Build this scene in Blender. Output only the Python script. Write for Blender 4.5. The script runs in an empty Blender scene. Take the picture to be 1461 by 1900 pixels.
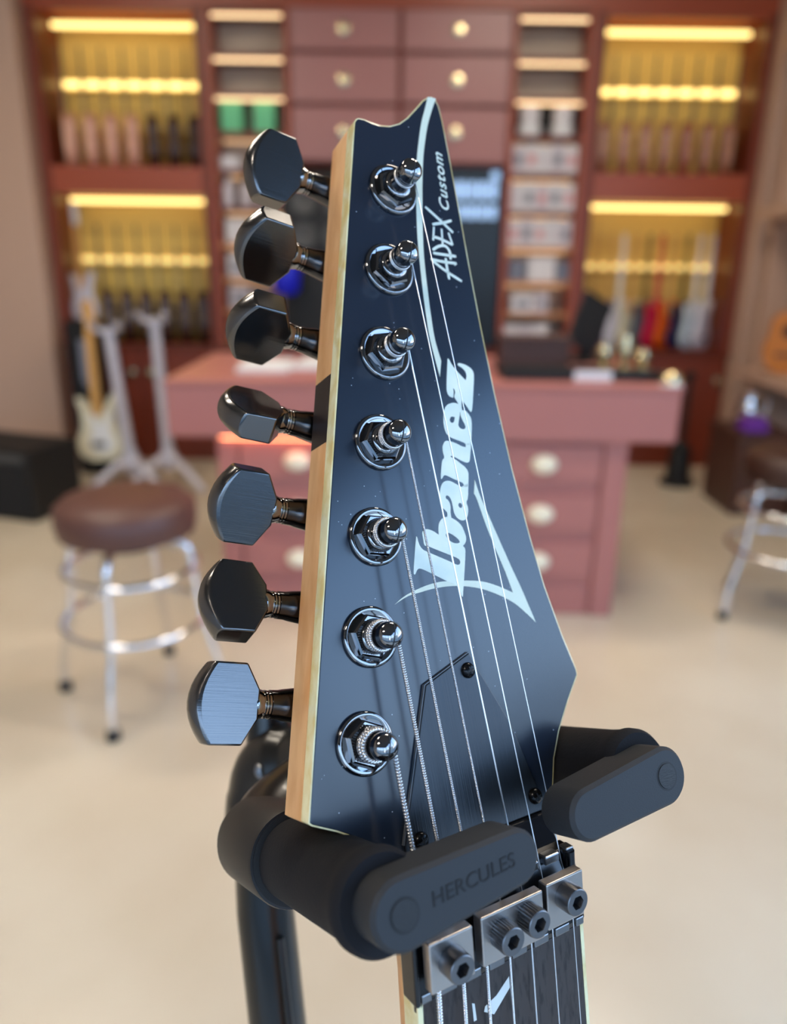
import bpy, bmesh, math, random
from mathutils import Matrix, Vector
random.seed(7)
PI = math.pi
SC = bpy.context.scene
COL = SC.collection

# ---------------------------------------------------------------- camera, sky, light, exposure
PITCH, ROLL, CAM_H = math.radians(18.35), math.radians(0.8), 1.35
cam_d = bpy.data.cameras.new('camera')
cam_d.sensor_fit = 'VERTICAL'; cam_d.sensor_height = 34.6; cam_d.sensor_width = 34.6
cam_d.lens = 1427.0 / 1900.0 * 34.6
cam_d.clip_start = 0.01; cam_d.clip_end = 200
cam_d.dof.use_dof = True
cam_d.dof.focus_distance = 0.190
cam_d.dof.aperture_fstop = cam_d.lens / 3.5          # pupil of 3.5 mm
cam = bpy.data.objects.new('camera', cam_d); COL.objects.link(cam)
cp, sp, cr, sr = math.cos(PITCH), math.sin(PITCH), math.cos(ROLL), math.sin(ROLL)
right = Vector((cr, sr * sp, sr * cp)); down = Vector((sr, -cr * sp, -cr * cp)); fwd = Vector((0, cp, -sp))
m = Matrix.Identity(4)
for i in range(3):
    m[i][0] = right[i]; m[i][1] = -down[i]; m[i][2] = -fwd[i]
m.translation = (0, 0, CAM_H)
cam.matrix_world = m
SC.camera = cam

SC.view_settings.view_transform = 'Standard'; SC.view_settings.look = 'None'
SC.view_settings.gamma = 1.0; SC.view_settings.use_curve_mapping = False
SC.view_settings.exposure = 0.0

wd = bpy.data.worlds.new('sky'); SC.world = wd; wd.use_nodes = True
nt = wd.node_tree; nt.nodes.clear()
wo = nt.nodes.new('ShaderNodeOutputWorld'); wb = nt.nodes.new('ShaderNodeBackground')
tc = nt.nodes.new('ShaderNodeTexCoord'); sx = nt.nodes.new('ShaderNodeSeparateXYZ'); rp = nt.nodes.new('ShaderNodeValToRGB')
nt.links.new(tc.outputs['Generated'], sx.inputs[0]); nt.links.new(sx.outputs['Z'], rp.inputs[0])
rp.color_ramp.elements[0].position = 0.0; rp.color_ramp.elements[0].color = (0.92, 0.96, 1.0, 1)
rp.color_ramp.elements[1].position = 0.55; rp.color_ramp.elements[1].color = (0.26, 0.50, 0.92, 1)
el = rp.color_ramp.elements.new(0.2); el.color = (0.46, 0.69, 1.0, 1)
nt.links.new(rp.outputs[0], wb.inputs[0]); wb.inputs[1].default_value = SKY_STRENGTH = 5.0
nt.links.new(wb.outputs[0], wo.inputs[0])

def area_light(name, loc, rot, sx_, sy_, power, color, portal=False):
    d = bpy.data.lights.new(name, 'AREA'); d.shape = 'RECTANGLE'; d.size = sx_; d.size_y = sy_
    d.energy = power; d.color = color
    if portal: d.cycles.is_portal = True
    o = bpy.data.objects.new(name, d); COL.objects.link(o); o.location = loc; o.rotation_euler = rot
    return o
# portals guide the daylight through the two window openings of the shop front
area_light('window_portal_front', (0, -3.42, 1.65), (PI / 2, 0, 0), 5.6, 2.7, 1, (1, 1, 1), True)
area_light('window_portal_right', (2.62, -0.9, 1.65), (PI / 2, 0, PI / 2), 4.8, 2.7, 1, (1, 1, 1), True)

# ---------------------------------------------------------------- helpers
def tag(o, label=None, cat=None, group=None, kind=None):
    if label: o['label'] = label
    if cat: o['category'] = cat
    if group: o['group'] = group
    if kind: o['kind'] = kind
    return o
def empty(name, loc=(0, 0, 0), rz=0.0, label=None, cat=None, group=None):
    o = bpy.data.objects.new(name, None); COL.objects.link(o); o.location = loc; o.rotation_euler = (0, 0, rz)
    o.empty_display_size = 0.05
    return tag(o, label, cat, group)
def add(name, me, mat=None, parent=None, loc=None, rot=None, smooth=None, bevel=0, seg=2):
    o = bpy.data.objects.new(name, me); COL.objects.link(o)
    if mat is not None and not me.materials: me.materials.append(mat)
    if parent is not None: o.parent = parent
    if loc is not None: o.location = loc
    if rot is not None: o.rotation_euler = rot
    if smooth is not None: shade(me, smooth)
    if bevel:
        b = o.modifiers.new('bevel', 'BEVEL'); b.width = bevel; b.segments = seg; b.limit_method = 'ANGLE'; b.angle_limit = 0.6
    return o
def shade(me, ang=40):
    me.polygons.foreach_set('use_smooth', [True] * len(me.polygons))
    bm = bmesh.new(); bm.from_mesh(me)
    a = math.radians(ang)
    for e in bm.edges:
        e.smooth = (len(e.link_faces) == 2 and e.calc_face_angle(0) < a)
    bm.to_mesh(me); bm.free()
def mesh(name, vs, fs):
    me = bpy.data.meshes.new(name); me.from_pydata([tuple(v) for v in vs], [], fs); me.update()
    bm = bmesh.new(); bm.from_mesh(me); bmesh.ops.recalc_face_normals(bm, faces=bm.faces); bm.to_mesh(me); bm.free()
    return me
def xf(me, M):
    me.transform(M); return me
def box_me(x0, x1, y0, y1, z0, z1, name='box'):
    vs = [(x, y, z) for z in (z0, z1) for y in (y0, y1) for x in (x0, x1)]
    return mesh(name, vs, [(0, 2, 3, 1), (4, 5, 7, 6), (0, 1, 5, 4), (2, 6, 7, 3), (0, 4, 6, 2), (1, 3, 7, 5)])
def box(name, x0, x1, y0, y1, z0, z1, mat, parent=None, bevel=0.004):
    cx, cy, cz = (x0 + x1) / 2, (y0 + y1) / 2, (z0 + z1) / 2
    return add(name, box_me(x0 - cx, x1 - cx, y0 - cy, y1 - cy, z0 - cz, z1 - cz, name), mat, parent, (cx, cy, cz), bevel=bevel)
def lathe_me(prof, seg=32, name='lathe'):
    """prof: list of (r, z); closed at the axis where r == 0"""
    vs, fs, rings = [], [], []
    for r, z in prof:
        if r <= 1e-9: rings.append([len(vs)]); vs.append((0, 0, z))
        else:
            rings.append(list(range(len(vs), len(vs) + seg)))
            vs += [(r * math.cos(2 * PI * i / seg), r * math.sin(2 * PI * i / seg), z) for i in range(seg)]
    for a, b in zip(rings, rings[1:]):
        for i in range(seg):
            j = (i + 1) % seg
            if len(a) == 1 and len(b) == 1: continue
            if len(a) == 1: fs.append((a[0], b[i], b[j]))
            elif len(b) == 1: fs.append((a[i], a[j], b[0]))
            else: fs.append((a[i], a[j], b[j], b[i]))
    if len(rings[0]) > 1: fs.append(tuple(reversed(rings[0])))
    if len(rings[-1]) > 1: fs.append(tuple(rings[-1]))
    return mesh(name, vs, fs)
def tube_me(pts, rad, seg=10, name='tube', closed=False):
    """tube along a list of points; rad a number or a list"""
    P = [Vector(p) for p in pts]; n = len(P)
    R = rad if isinstance(rad, (list, tuple)) else [rad] * n
    vs, fs = [], []
    nrm = None
    for i in range(n):
        a = P[(i - 1) % n] if (i > 0 or closed) else P[i]; b = P[(i + 1) % n] if (i < n - 1 or closed) else P[i]
        t = (b - a).normalized()
        if nrm is None:
            nrm = t.orthogonal().normalized()
        nrm = (nrm - t * nrm.dot(t)).normalized(); bi = t.cross(nrm)
        for k in range(seg):
            an = 2 * PI * k / seg
            vs.append(P[i] + (nrm * math.cos(an) + bi * math.sin(an)) * R[i])
    for i in range(n if closed else n - 1):
        for k in range(seg):
            k2 = (k + 1) % seg; j = (i + 1) % n
            fs.append((i * seg + k, i * seg + k2, j * seg + k2, j * seg + k))
    if not closed:
        fs.append(tuple(reversed(range(seg)))); fs.append(tuple(range((n - 1) * seg, n * seg)))
    return mesh(name, vs, fs)
def curve_pts(pts, n=8, closed=False):
    """Catmull-Rom through points"""
    P = [Vector(p) for p in pts]; L = len(P); out = []
    for i in range(L if closed else L - 1):
        g = lambda k: P[k % L] if closed else P[max(0, min(L - 1, k))]
        p0, p1, p2, p3 = g(i - 1), g(i), g(i + 1), g(i + 2)
        for s in range(n):
            t = s / n
            out.append(0.5 * ((2 * p1) + (p2 - p0) * t + (2 * p0 - 5 * p1 + 4 * p2 - p3) * t * t + (3 * p1 - p0 - 3 * p2 + p3) * t ** 3))
    if not closed: out.append(P[-1])
    return out
def prism_me(pts, z0, z1, name='prism', zf=None):
    n = len(pts)
    vs = [(p[0], p[1], z0) for p in pts] + [(p[0], p[1], z1) for p in pts]
    fs = [tuple(reversed(range(n))), tuple(range(n, 2 * n))] + [(i, (i + 1) % n, n + (i + 1) % n, n + i) for i in range(n)]
    me = mesh(name, vs, fs)
    bm = bmesh.new(); bm.from_mesh(me)
    bmesh.ops.triangulate(bm, faces=[f for f in bm.faces if len(f.verts) > 4]); bm.to_mesh(me); bm.free()
    return me
def fill_me(loops, z0, h, name='inlay'):
    """flat shape with holes, from poly loops"""
    c = bpy.data.curves.new(name, 'CURVE'); c.dimensions = '2D'; c.fill_mode = 'BOTH'; c.extrude = h / 2
    for lp in loops:
        s = c.splines.new('POLY'); s.points.add(len(lp) - 1); s.use_cyclic_u = True
        for p, q in zip(s.points, lp): p.co = (q[0], q[1], 0, 1)
    o = bpy.data.objects.new(name, c)
    me = bpy.data.meshes.new_from_object(o); me.name = name
    bpy.data.objects.remove(o); bpy.data.curves.remove(c)
    me.transform(Matrix.Translation((0, 0, z0 + h / 2)))
    return me
def text_me(body, size, shear=0.0, extrude=0.0, spacing=1.0, bold=0.0):
    c = bpy.data.curves.new('text', 'FONT'); c.body = body; c.size = size; c.shear = shear; c.extrude = extrude
    c.space_character = spacing; c.offset = bold; c.align_x = 'CENTER'; c.align_y = 'CENTER'
    o = bpy.data.objects.new('text', c); me = bpy.data.meshes.new_from_object(o)
    bpy.data.objects.remove(o); bpy.data.curves.remove(c)
    return me
def smooth_loop(lp, keep=0.0):
    """one Chaikin pass; corners sharper than keep (cosine) stay"""
    out = []; n = len(lp)
    for i in range(n):
        a, b, c = Vector(lp[i - 1]), Vector(lp[i]), Vector(lp[(i + 1) % n])
        d1, d2 = (b - a), (c - b)
        if d1.length < 1e-6 or d2.length < 1e-6 or d1.normalized().dot(d2.normalized()) < keep: out.append(tuple(b)); continue
        out.append(tuple(b * 0.75 + a * 0.25)); out.append(tuple(b * 0.75 + c * 0.25))
    return out
def mm(me):
    me.transform(Matrix.Scale(0.001, 4)); return me
def copy_tree(o, parent=None):
    c = o.copy(); COL.objects.link(c); c.parent = parent
    for ch in list(o.children): copy_tree(ch, c)
    return c

# ---------------------------------------------------------------- materials
MATS = {}
def mat(name, col, rough=0.5, metal=0.0, coat=0.0, spec=0.5, var=None, bump=None, emit=None, noise=None):
    """var=(colour2, scale xyz, low, high) mottling; bump=(scale xyz, strength, distance)"""
    mt = bpy.data.materials.new(name); mt.use_nodes = True; MATS[name] = mt
    nt = mt.node_tree; b = nt.nodes['Principled BSDF']
    b.inputs['Base Color'].default_value = (*col, 1); b.inputs['Roughness'].default_value = rough
    b.inputs['Metallic'].default_value = metal; b.inputs['Coat Weight'].default_value = coat; b.inputs['Coat Roughness'].default_value = 0.08
    b.inputs['Specular IOR Level'].default_value = spec
    def coords(scale):
        tc = nt.nodes.new('ShaderNodeTexCoord'); mp = nt.nodes.new('ShaderNodeMapping'); mp.inputs['Scale'].default_value = scale
        nt.links.new(tc.outputs['Object'], mp.inputs[0]); return mp.outputs[0]
    if var:
        c2, sc, lo, hi = var
        nz = nt.nodes.new('ShaderNodeTexNoise'); nz.inputs['Scale'].default_value = 1; nz.inputs['Detail'].default_value = 4
        nt.links.new(coords(sc), nz.inputs['Vector'])
        r = nt.nodes.new('ShaderNodeValToRGB'); r.color_ramp.elements[0].position = lo; r.color_ramp.elements[1].position = hi
        r.color_ramp.elements[0].color = (*col, 1); r.color_ramp.elements[1].color = (*c2, 1)
        nt.links.new(nz.outputs['Fac'], r.inputs[0]); nt.links.new(r.outputs[0], b.inputs['Base Color'])
    if bump:
        sc, st, di = bump
        nz = nt.nodes.new('ShaderNodeTexNoise'); nz.inputs['Scale'].default_value = 1; nz.inputs['Detail'].default_value = 3
        nt.links.new(coords(sc), nz.inputs['Vector'])
        bp = nt.nodes.new('ShaderNodeBump'); bp.inputs['Strength'].default_value = st; bp.inputs['Distance'].default_value = di
        nt.links.new(nz.outputs['Fac'], bp.inputs['Height']); nt.links.new(bp.outputs[0], b.inputs['Normal'])
    if emit:
        b.inputs['Emission Color'].default_value = (*emit[0], 1); b.inputs['Emission Strength'].default_value = emit[1]
    return mt
def srgb(r, g, b):
    f = lambda c: c / 255 / 12.92 if c <= 10 else ((c / 255 + 0.055) / 1.055) ** 2.4
    return (f(r), f(g), f(b))

mat('face_black', srgb(31, 39, 52), 0.19, spec=0.75)
def add_specks(mt):
    """fine dust on the satin lacquer"""
    nt = mt.node_tree; b = nt.nodes['Principled BSDF']
    tc = nt.nodes.new('ShaderNodeTexCoord'); vo = nt.nodes.new('ShaderNodeTexVoronoi'); vo.inputs['Scale'].default_value = 380
    nt.links.new(tc.outputs['Object'], vo.inputs['Vector'])
    sep = nt.nodes.new('ShaderNodeSeparateColor'); nt.links.new(vo.outputs['Color'], sep.inputs[0])
    m1 = nt.nodes.new('ShaderNodeMath'); m1.operation = 'LESS_THAN'; m1.inputs[1].default_value = 0.06; nt.links.new(vo.outputs['Distance'], m1.inputs[0])
    m2 = nt.nodes.new('ShaderNodeMath'); m2.operation = 'GREATER_THAN'; m2.inputs[1].default_value = 0.55; nt.links.new(sep.outputs[0], m2.inputs[0])
    m3 = nt.nodes.new('ShaderNodeMath'); m3.operation = 'MULTIPLY'; nt.links.new(m1.outputs[0], m3.inputs[0]); nt.links.new(m2.outputs[0], m3.inputs[1])
    mx = nt.nodes.new('ShaderNodeMix'); mx.data_type = 'RGBA'
    mx.inputs[6].default_value = b.inputs['Base Color'].default_value; mx.inputs[7].default_value = (0.35, 0.40, 0.45, 1)
    nt.links.new(m3.outputs[0], mx.inputs[0]); nt.links.new(mx.outputs[2], b.inputs['Base Color'])
add_specks(MATS['face_black'])
mat('maple', srgb(242, 186, 128), 0.42, var=(srgb(224, 158, 98), (160, 22, 160), 0.42, 0.68))
mat('walnut', srgb(40, 24, 22), 0.45, var=(srgb(24, 15, 15), (300, 30, 300), 0.3, 0.7))
mat('pearl_binding', srgb(240, 232, 186), 0.25, coat=0.4, var=(srgb(224, 200, 134), (150, 90, 150), 0.42, 0.62))
mat('logo_pearl', srgb(236, 240, 228), 0.4, var=(srgb(216, 228, 216), (90, 90, 90), 0.35, 0.7))
mat('logo_mint', srgb(222, 228, 210), 0.45)
mat('black_chrome', (0.27, 0.265, 0.27), 0.05, 1.0)
mat('brushed_dark', (0.07, 0.068, 0.07), 0.16, 1.0)
mat('peg_face', (0.155, 0.152, 0.155), 0.2, 1.0, bump=((60, 2600, 60), 0.07, 0.0003))
mat('knurl_dark', (0.05, 0.048, 0.05), 0.3, 0.9)
mat('steel_string', (0.78, 0.78, 0.80), 0.36, 1.0)
mat('wound_string', (0.70, 0.69, 0.70), 0.27, 1.0)
mat('slot_black', (0.004, 0.004, 0.005), 0.6)
mat('plate_black', (0.055, 0.06, 0.068), 0.34, 0.85, bump=((3000, 40, 3000), 0.2, 0.0003))
mat('plate_edge', srgb(90, 96, 104), 0.25)
mat('screw_black', (0.012, 0.012, 0.013), 0.2, 0.6)
mat('gloss_black', (0.012, 0.013, 0.016), 0.12)
mat('nut_metal', (0.52, 0.47, 0.44), 0.32, 1.0, bump=((900, 900, 900), 0.08, 0.0003))
mat('nut_dark', (0.06, 0.06, 0.063), 0.28, 1.0)
mat('nut_tooth', (0.26, 0.265, 0.28), 0.3, 1.0)
mat('cap_screw', (0.19, 0.19, 0.20), 0.36, 1.0)
mat('rosewood', srgb(58, 50, 48), 0.6, var=(srgb(28, 22, 22), (900, 60, 900), 0.5, 0.7))
mat('inlay_white', srgb(225, 230, 228), 0.3)
mat('foam_black', srgb(27, 27, 31), 0.85, spec=0.25, bump=((1500, 1500, 1500), 0.25, 0.0004))
mat('rubber_black', srgb(44, 46, 50), 0.62, spec=0.4, bump=((2500, 2500, 2500), 0.12, 0.0003))
mat('rubber_disc', srgb(24, 24, 27), 0.55, bump=((700, 2500, 700), 0.3, 0.0004))
mat('rubber_dark', srgb(14, 15, 18), 0.7)
mat('stand_black', srgb(10, 11, 12), 0.3, coat=0.15)

mat('red_lacquer', srgb(160, 76, 50), 0.38, spec=0.5)
mat('red_shaded', srgb(118, 48, 28), 0.42)  # darker red lacquer, the base cabinets' shade put into its colour
mat('counter_sheen_rose', srgb(178, 112, 103), 0.36)  # window sheen on the counter put into its base colour
mat('drawer_sheen_rose', srgb(170, 116, 112), 0.36)  # pink of the daylight reflected on the drawers mixed into the colour
mat('gold_panel', srgb(238, 206, 110), 0.55)
mat('cream_panel', srgb(196, 180, 160), 0.6)
mat('tan_shelf', srgb(190, 130, 84), 0.5)
mat('led_gold', (0.9, 0.7, 0.3), 0.5, emit=((1.0, 0.72, 0.24), 3.0))
mat('led_dim', (0.9, 0.7, 0.3), 0.5, emit=((1.0, 0.72, 0.24), 1.3))
mat('led_tan', (0.9, 0.7, 0.45), 0.5, emit=((1.0, 0.60, 0.30), 1.0))
mat('sleeve_black', srgb(26, 25, 27), 0.5)
mat('rosy_side', srgb(214, 158, 132), 0.4)
mat('brown_side', srgb(160, 106, 80), 0.4)
mat('led_warm', (0.9, 0.75, 0.5), 0.5, emit=((1.0, 0.66, 0.34), 2.2))
mat('led_orange', (0.9, 0.5, 0.3), 0.5, emit=((1.0, 0.30, 0.12), 9.0))
mat('brass', (0.80, 0.66, 0.40), 0.25, 1.0)
mat('pull_cream', srgb(250, 238, 208), 0.3, 0.0, coat=0.3)
mat('floor_cream', srgb(203, 187, 162), 0.24, spec=0.5, var=(srgb(220, 208, 186), (1.3, 1.3, 1), 0.35, 0.7))
mat('wall_plain', srgb(170, 160, 150), 0.7)
mat('ceiling_grey', srgb(120, 116, 112), 0.8)
mat('pilaster_beige', srgb(190, 158, 138), 0.6)
mat('mullion', srgb(50, 50, 54), 0.5)
mat('pavement', srgb(150, 148, 142), 0.9)
mat('facade_pale', srgb(205, 200, 190), 0.9)
mat('added_panel_light', (0.9, 0.9, 0.9), 0.5, emit=((1.0, 0.88, 0.72), 42.0))
mat('chrome', (0.80, 0.80, 0.82), 0.12, 1.0)
mat('silver_paint', srgb(200, 196, 204), 0.4, 0.3)
mat('brown_leather', srgb(92, 58, 50), 0.45, bump=((400, 400, 400), 0.1, 0.001))
mat('dark_leather', srgb(60, 34, 24), 0.5)
mat('dark_rubber', srgb(24, 24, 24), 0.7)
mat('black_matt', srgb(13, 13, 14), 0.6)
mat('black_cloth', srgb(20, 20, 22), 0.85)
mat('grey_cone', srgb(70, 70, 70), 0.6)
mat('deep_blue', srgb(10, 24, 190), 0.4)
mat('white_box', srgb(226, 222, 224), 0.6)
mat('pale_box', srgb(214, 206, 212), 0.6)
mat('pink_print', srgb(214, 150, 156), 0.6)
mat('grey_print', srgb(120, 124, 140), 0.6)
mat('green_box', srgb(112, 206, 150), 0.6)
mat('white_gloss', srgb(232, 232, 232), 0.25)
mat('white_paper', srgb(226, 226, 228), 0.7)
mat('screen_dark', srgb(26, 36, 46), 0.3)
mat('screen_glow', srgb(150, 180, 215), 0.5, emit=(srgb(150, 185, 230), 0.9))
mat('wood_brown', srgb(74, 44, 34), 0.5)
mat('orange_wood', srgb(196, 118, 30), 0.4)
mat('purple', srgb(110, 50, 160), 0.6)
mat('spruce', srgb(224, 178, 122), 0.4)
mat('rosy_spruce', srgb(216, 150, 118), 0.4)
mat('mahogany', srgb(150, 84, 60), 0.4)
mat('dark_mahogany', srgb(60, 32, 20), 0.4)
mat('neck_wood', srgb(112, 88, 52), 0.5)
mat('neck_maple', srgb(214, 164, 96), 0.4)
mat('neck_dark', srgb(58, 50, 40), 0.5)
for nm, c in dict(g_magenta=(196, 40, 110), g_violet=(70, 56, 110), g_white=(226, 224, 236), g_cream=(226, 218, 190), g_slate=(96, 104, 118), g_black=(26, 26, 30),
                  g_crimson=(206, 22, 76), g_orange=(240, 100, 24), g_pink=(226, 96, 140), g_navy=(26, 20, 76), g_ice=(205, 220, 232)).items():
    mat(nm, srgb(*c), 0.25, coat=0.4)

# ---------------------------------------------------------------- the shop: floor, walls, ceiling, shop front
def struct(o): o['kind'] = 'structure'; return o
XL, XR, YF, YB, ZC = -3.3, 2.62, -3.5, 5.56, 3.3
struct(box('floor', XL, XR, YF, YB, -0.06, 0, MATS['floor_cream'], bevel=0))
struct(box('ceiling', XL, XR, YF, YB, ZC, ZC + 0.06, MATS['ceiling_grey'], bevel=0))
struct(box('wall_back', XL, XR, YB, YB + 0.1, 0, ZC, MATS['wall_plain'], bevel=0))
struct(box('wall_left', XL - 0.1, XL, YF, YB, 0, ZC, MATS['wall_plain'], bevel=0))
struct(box('wall_right', XR, XR + 0.1, 1.6, YB, 0, ZC, MATS['wall_plain'], bevel=0))
def window_wall(name, horiz, a0, a1, fixed, n):
    w = struct(empty(name))
    for i in range(n + 1):
        a = a0 + (a1 - a0) * i / n
        if horiz: box('mullion', a - 0.04, a + 0.04, fixed - 0.05, fixed + 0.05, 0, ZC, MATS['mullion'], w)
        else: box('mullion', fixed - 0.05, fixed + 0.05, a - 0.04, a + 0.04, 0, ZC, MATS['mullion'], w)
    for z0, z1 in ((0, 0.28), (2.98, ZC)):
        if horiz: box('transom', a0, a1, fixed - 0.04, fixed + 0.04, z0, z1, MATS['mullion'], w)
        else: box('transom', fixed - 0.04, fixed + 0.04, a0, a1, z0, z1, MATS['mullion'], w)
window_wall('window_1', True, XL, XR, YF, 4)
window_wall('window_2', False, YF, 1.6, XR + 0.05, 3)
struct(box('pavement', -30, 30, -30, 30, -0.2, -0.07, MATS['pavement'], bevel=0))
for i, (x0, x1, y0, y1, h) in enumerate(((14, 20, -26, -4, 4.2), (-24, 8, -26, -20, 5.0))):
    struct(box('wall_street', x0, x1, y0, y1, 0, h, MATS['facade_pale'], bevel=0))
for i, (x, y) in enumerate(((-1.7, 1.4), (0.9, 1.9), (-1.7, 2.9), (0.9, 3.2), (-1.2, -1.2))):  # unseen panels, added to raise the light in the room
    t = empty('added_ceiling_light', (x, y, ZC), 0, 'added unseen ceiling panel light over the ' + ('left stool', 'counter', 'silver stands', 'right tower', 'shop entrance')[i], 'light', 'added ceiling panel lights')
    box('frame', -0.45, 0.45, -0.16, 0.16, -0.03, 0.0, MATS['white_gloss'], t)
    box('diffuser', -0.42, 0.42, -0.13, 0.13, -0.036, -0.028, MATS['added_panel_light'], t, 0)
    SC.view_layers[0].update()

YC = 5.15                                             # front plane of the cabinet wall
def bx(name, x0, x1, y0, y1, z0, z1, m, parent, bevel=0.004):
    """box given in world coordinates under a parent that sits at a plain location"""
    L = parent.location
    return box(name, x0 - L.x, x1 - L.x, y0 - L.y, y1 - L.y, z0 - L.z, z1 - L.z, MATS[m] if isinstance(m, str) else m, parent, bevel)
def knob(parent, x, y, z, m='brass', r=0.022, name='knob', label=None):
    me = lathe_me([(0, 0), (r * 0.45, 0), (r * 0.4, 0.012), (r, 0.018), (r * 0.95, 0.03), (0, 0.036)], 16, name)
    o = add(name, me, MATS[m], parent, (x, y, z), (PI / 2, 0, 0), smooth=40)
    return o

# fascia along the top of the cabinet wall and beige pilasters
struct(box('trim_1', -2.22, 2.2, YC, YB, 2.72, 3.0, MATS['red_lacquer']))
struct(box('trim_2', -2.75, -2.205, 5.02, YB, 0, ZC, MATS['pilaster_beige']))
struct(box('trim_3', 2.20, 2.36, 5.02, YB, 0, ZC, MATS['pilaster_beige']))

def display_cabinet(x0, x1, label, side):
    c = empty('display_cabinet', ((x0 + x1) / 2, YC + 0.2, 0), 0, label, 'cabinet')
    bx('side_panel', x0 - 0.06, x0, YC, YB, 0.78, 2.72, 'red_shaded', c)
    bx('side_panel', x1, x1 + 0.05, YC, YB, 0.78, 2.72, 'red_shaded', c)
    bx('back_panel', x0, x1, YB - 0.05, YB - 0.01, 0.78, 2.72, 'gold_panel', c, 0)
    bx('cross_rail', x0, x1, YC, YB - 0.05, 1.70, 1.86, 'red_lacquer', c)
    bx('top_rail', x0, x1, YC, YC + 0.04, 2.69, 2.72, 'red_lacquer', c)
    for z in (2.685, 1.695): bx('light_strip', x0 + 0.02, x1 - 0.02, YC + 0.20, YC + 0.225, z - 0.035, z - 0.01, 'led_gold', c, 0)
    for z in (2.36, 1.31):
        bx('hanging_rail', x0, x1, YB - 0.09, YB - 0.05, z - 0.035, z + 0.03, 'gold_panel', c)
        bx('light_strip', x0 + 0.02, x1 - 0.02, YB - 0.115, YB - 0.09, z - 0.018, z + 0.012, 'led_gold' if z > 2 else 'led_dim', c, 0)
    return c
display_cabinet(-2.14, -1.21, 'red display cabinet with two gold lit bays of hanging guitars, left of the drawers', -1)
display_cabinet(1.21, 2.15, 'red display cabinet with two gold lit bays of hanging guitars, right of the drawers', 1)

BOARDS = [0.80, 1.0, 1.2, 1.41, 1.62, 1.84, 2.05, 2.26, 2.47, 2.70]
def shelf_tower(x0, x1, label):
    c = empty('shelf_tower', ((x0 + x1) / 2, YC + 0.2, 0), 0, label, 'shelf')
    bx('side_panel', x0, x0 + 0.035, YC, YB, 0.78, 2.72, 'red_lacquer', c)
    bx('side_panel', x1 - 0.035, x1, YC, YB, 0.78, 2.72, 'red_lacquer', c)
    bx('back_panel', x0, x1, YB - 0.16, YB - 0.01, 0.78, 2.72, 'cream_panel', c, 0)
    for i, z in enumerate(BOARDS):
        bx('shelf_board', x0 + 0.035, x1 - 0.035, YC + 0.005, YB - 0.16, z - 0.012, z + 0.012, 'tan_shelf' if i < 4 else 'red_shaded', c, 0.002)
        if i > 1:
            ys = YC + 0.03 if i >= 7 else YC + 0.20
            bx('light_strip', x0 + 0.045, x1 - 0.045, ys, ys + 0.015, z - 0.026, z - 0.0125, 'led_warm' if i >= 7 else 'led_tan', c, 0)
    return c
shelf_tower(-1.155, -0.655, 'narrow lit shelf tower with green boxes, left of the drawers')
shelf_tower(0.665, 1.149, 'narrow lit shelf tower full of white boxes, right of the drawers')

# bank of drawers over a dark niche
c = empty('drawer_cabinet', (0, YC + 0.2, 1.9), 0, 'sheen-paled red bank of six wide drawers with round brass knobs', 'cabinet')
bx('carcass', -0.65, 0.66, YC + 0.03, YB - 0.01, 1.885, 2.72, 'red_shaded', c)
for r, (z0, z1, zk) in enumerate(((2.505, 2.715, 2.61), (2.225, 2.48, 2.344), (1.905, 2.2, 2.064))):
    for s, (x0, x1, xk) in enumerate(((-0.645, -0.012, -0.33), (0.022, 0.655, 0.34))):
        d = bx('drawer', x0, x1, YC, YC + 0.03, z0, z1, 'drawer_sheen_rose', c)
        k = knob(d, 0, 0, 0, 'brass', 0.036); k.location = Vector((xk, YC, zk)) - Vector(((x0 + x1) / 2, YC + 0.015, (z0 + z1) / 2)) + Vector((0, -0.015, 0)) * 0
        k.location.y = -0.015
struct(box('wall_niche', -0.65, 0.66, YB - 0.06, YB, 0.78, 1.885, MATS['red_shaded'], bevel=0))

# base cabinets
for nm, x0, x1, lab in (('l', -2.2, -0.66, 'shade-darkened red base cabinet with small round knobs under the left guitar bays'),
                        ('m', -0.65, 0.655, 'shade-darkened red base cabinet under the drawer bank, behind the counter'),
                        ('r', 0.665, 2.2, 'shade-darkened red base cabinet under the right guitar bays')):
    c = empty('base_cabinet', ((x0 + x1) / 2, YC + 0.2, 0), 0, lab, 'cabinet')
    bx('carcass', x0, x1, YC + 0.02, YB - 0.01, 0.0, 0.76, 'red_shaded', c)
    bx('worktop', x0, x1, YC - 0.02, YB - 0.01, 0.76, 0.78, 'red_shaded', c)
    n = 3
    for i in range(n):
        a0 = x0 + (x1 - x0) * i / n + 0.012; a1 = x0 + (x1 - x0) * (i + 1) / n - 0.012
        d = bx('door', a0, a1, YC, YC + 0.02, 0.09, 0.745, 'red_shaded', c)
        kx = (a1 - 0.05) if i % 2 == 0 else (a0 + 0.05)
        knob(d, kx - (a0 + a1) / 2, -0.01, 0.6 - 0.4175, 'brass', 0.028)

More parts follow.
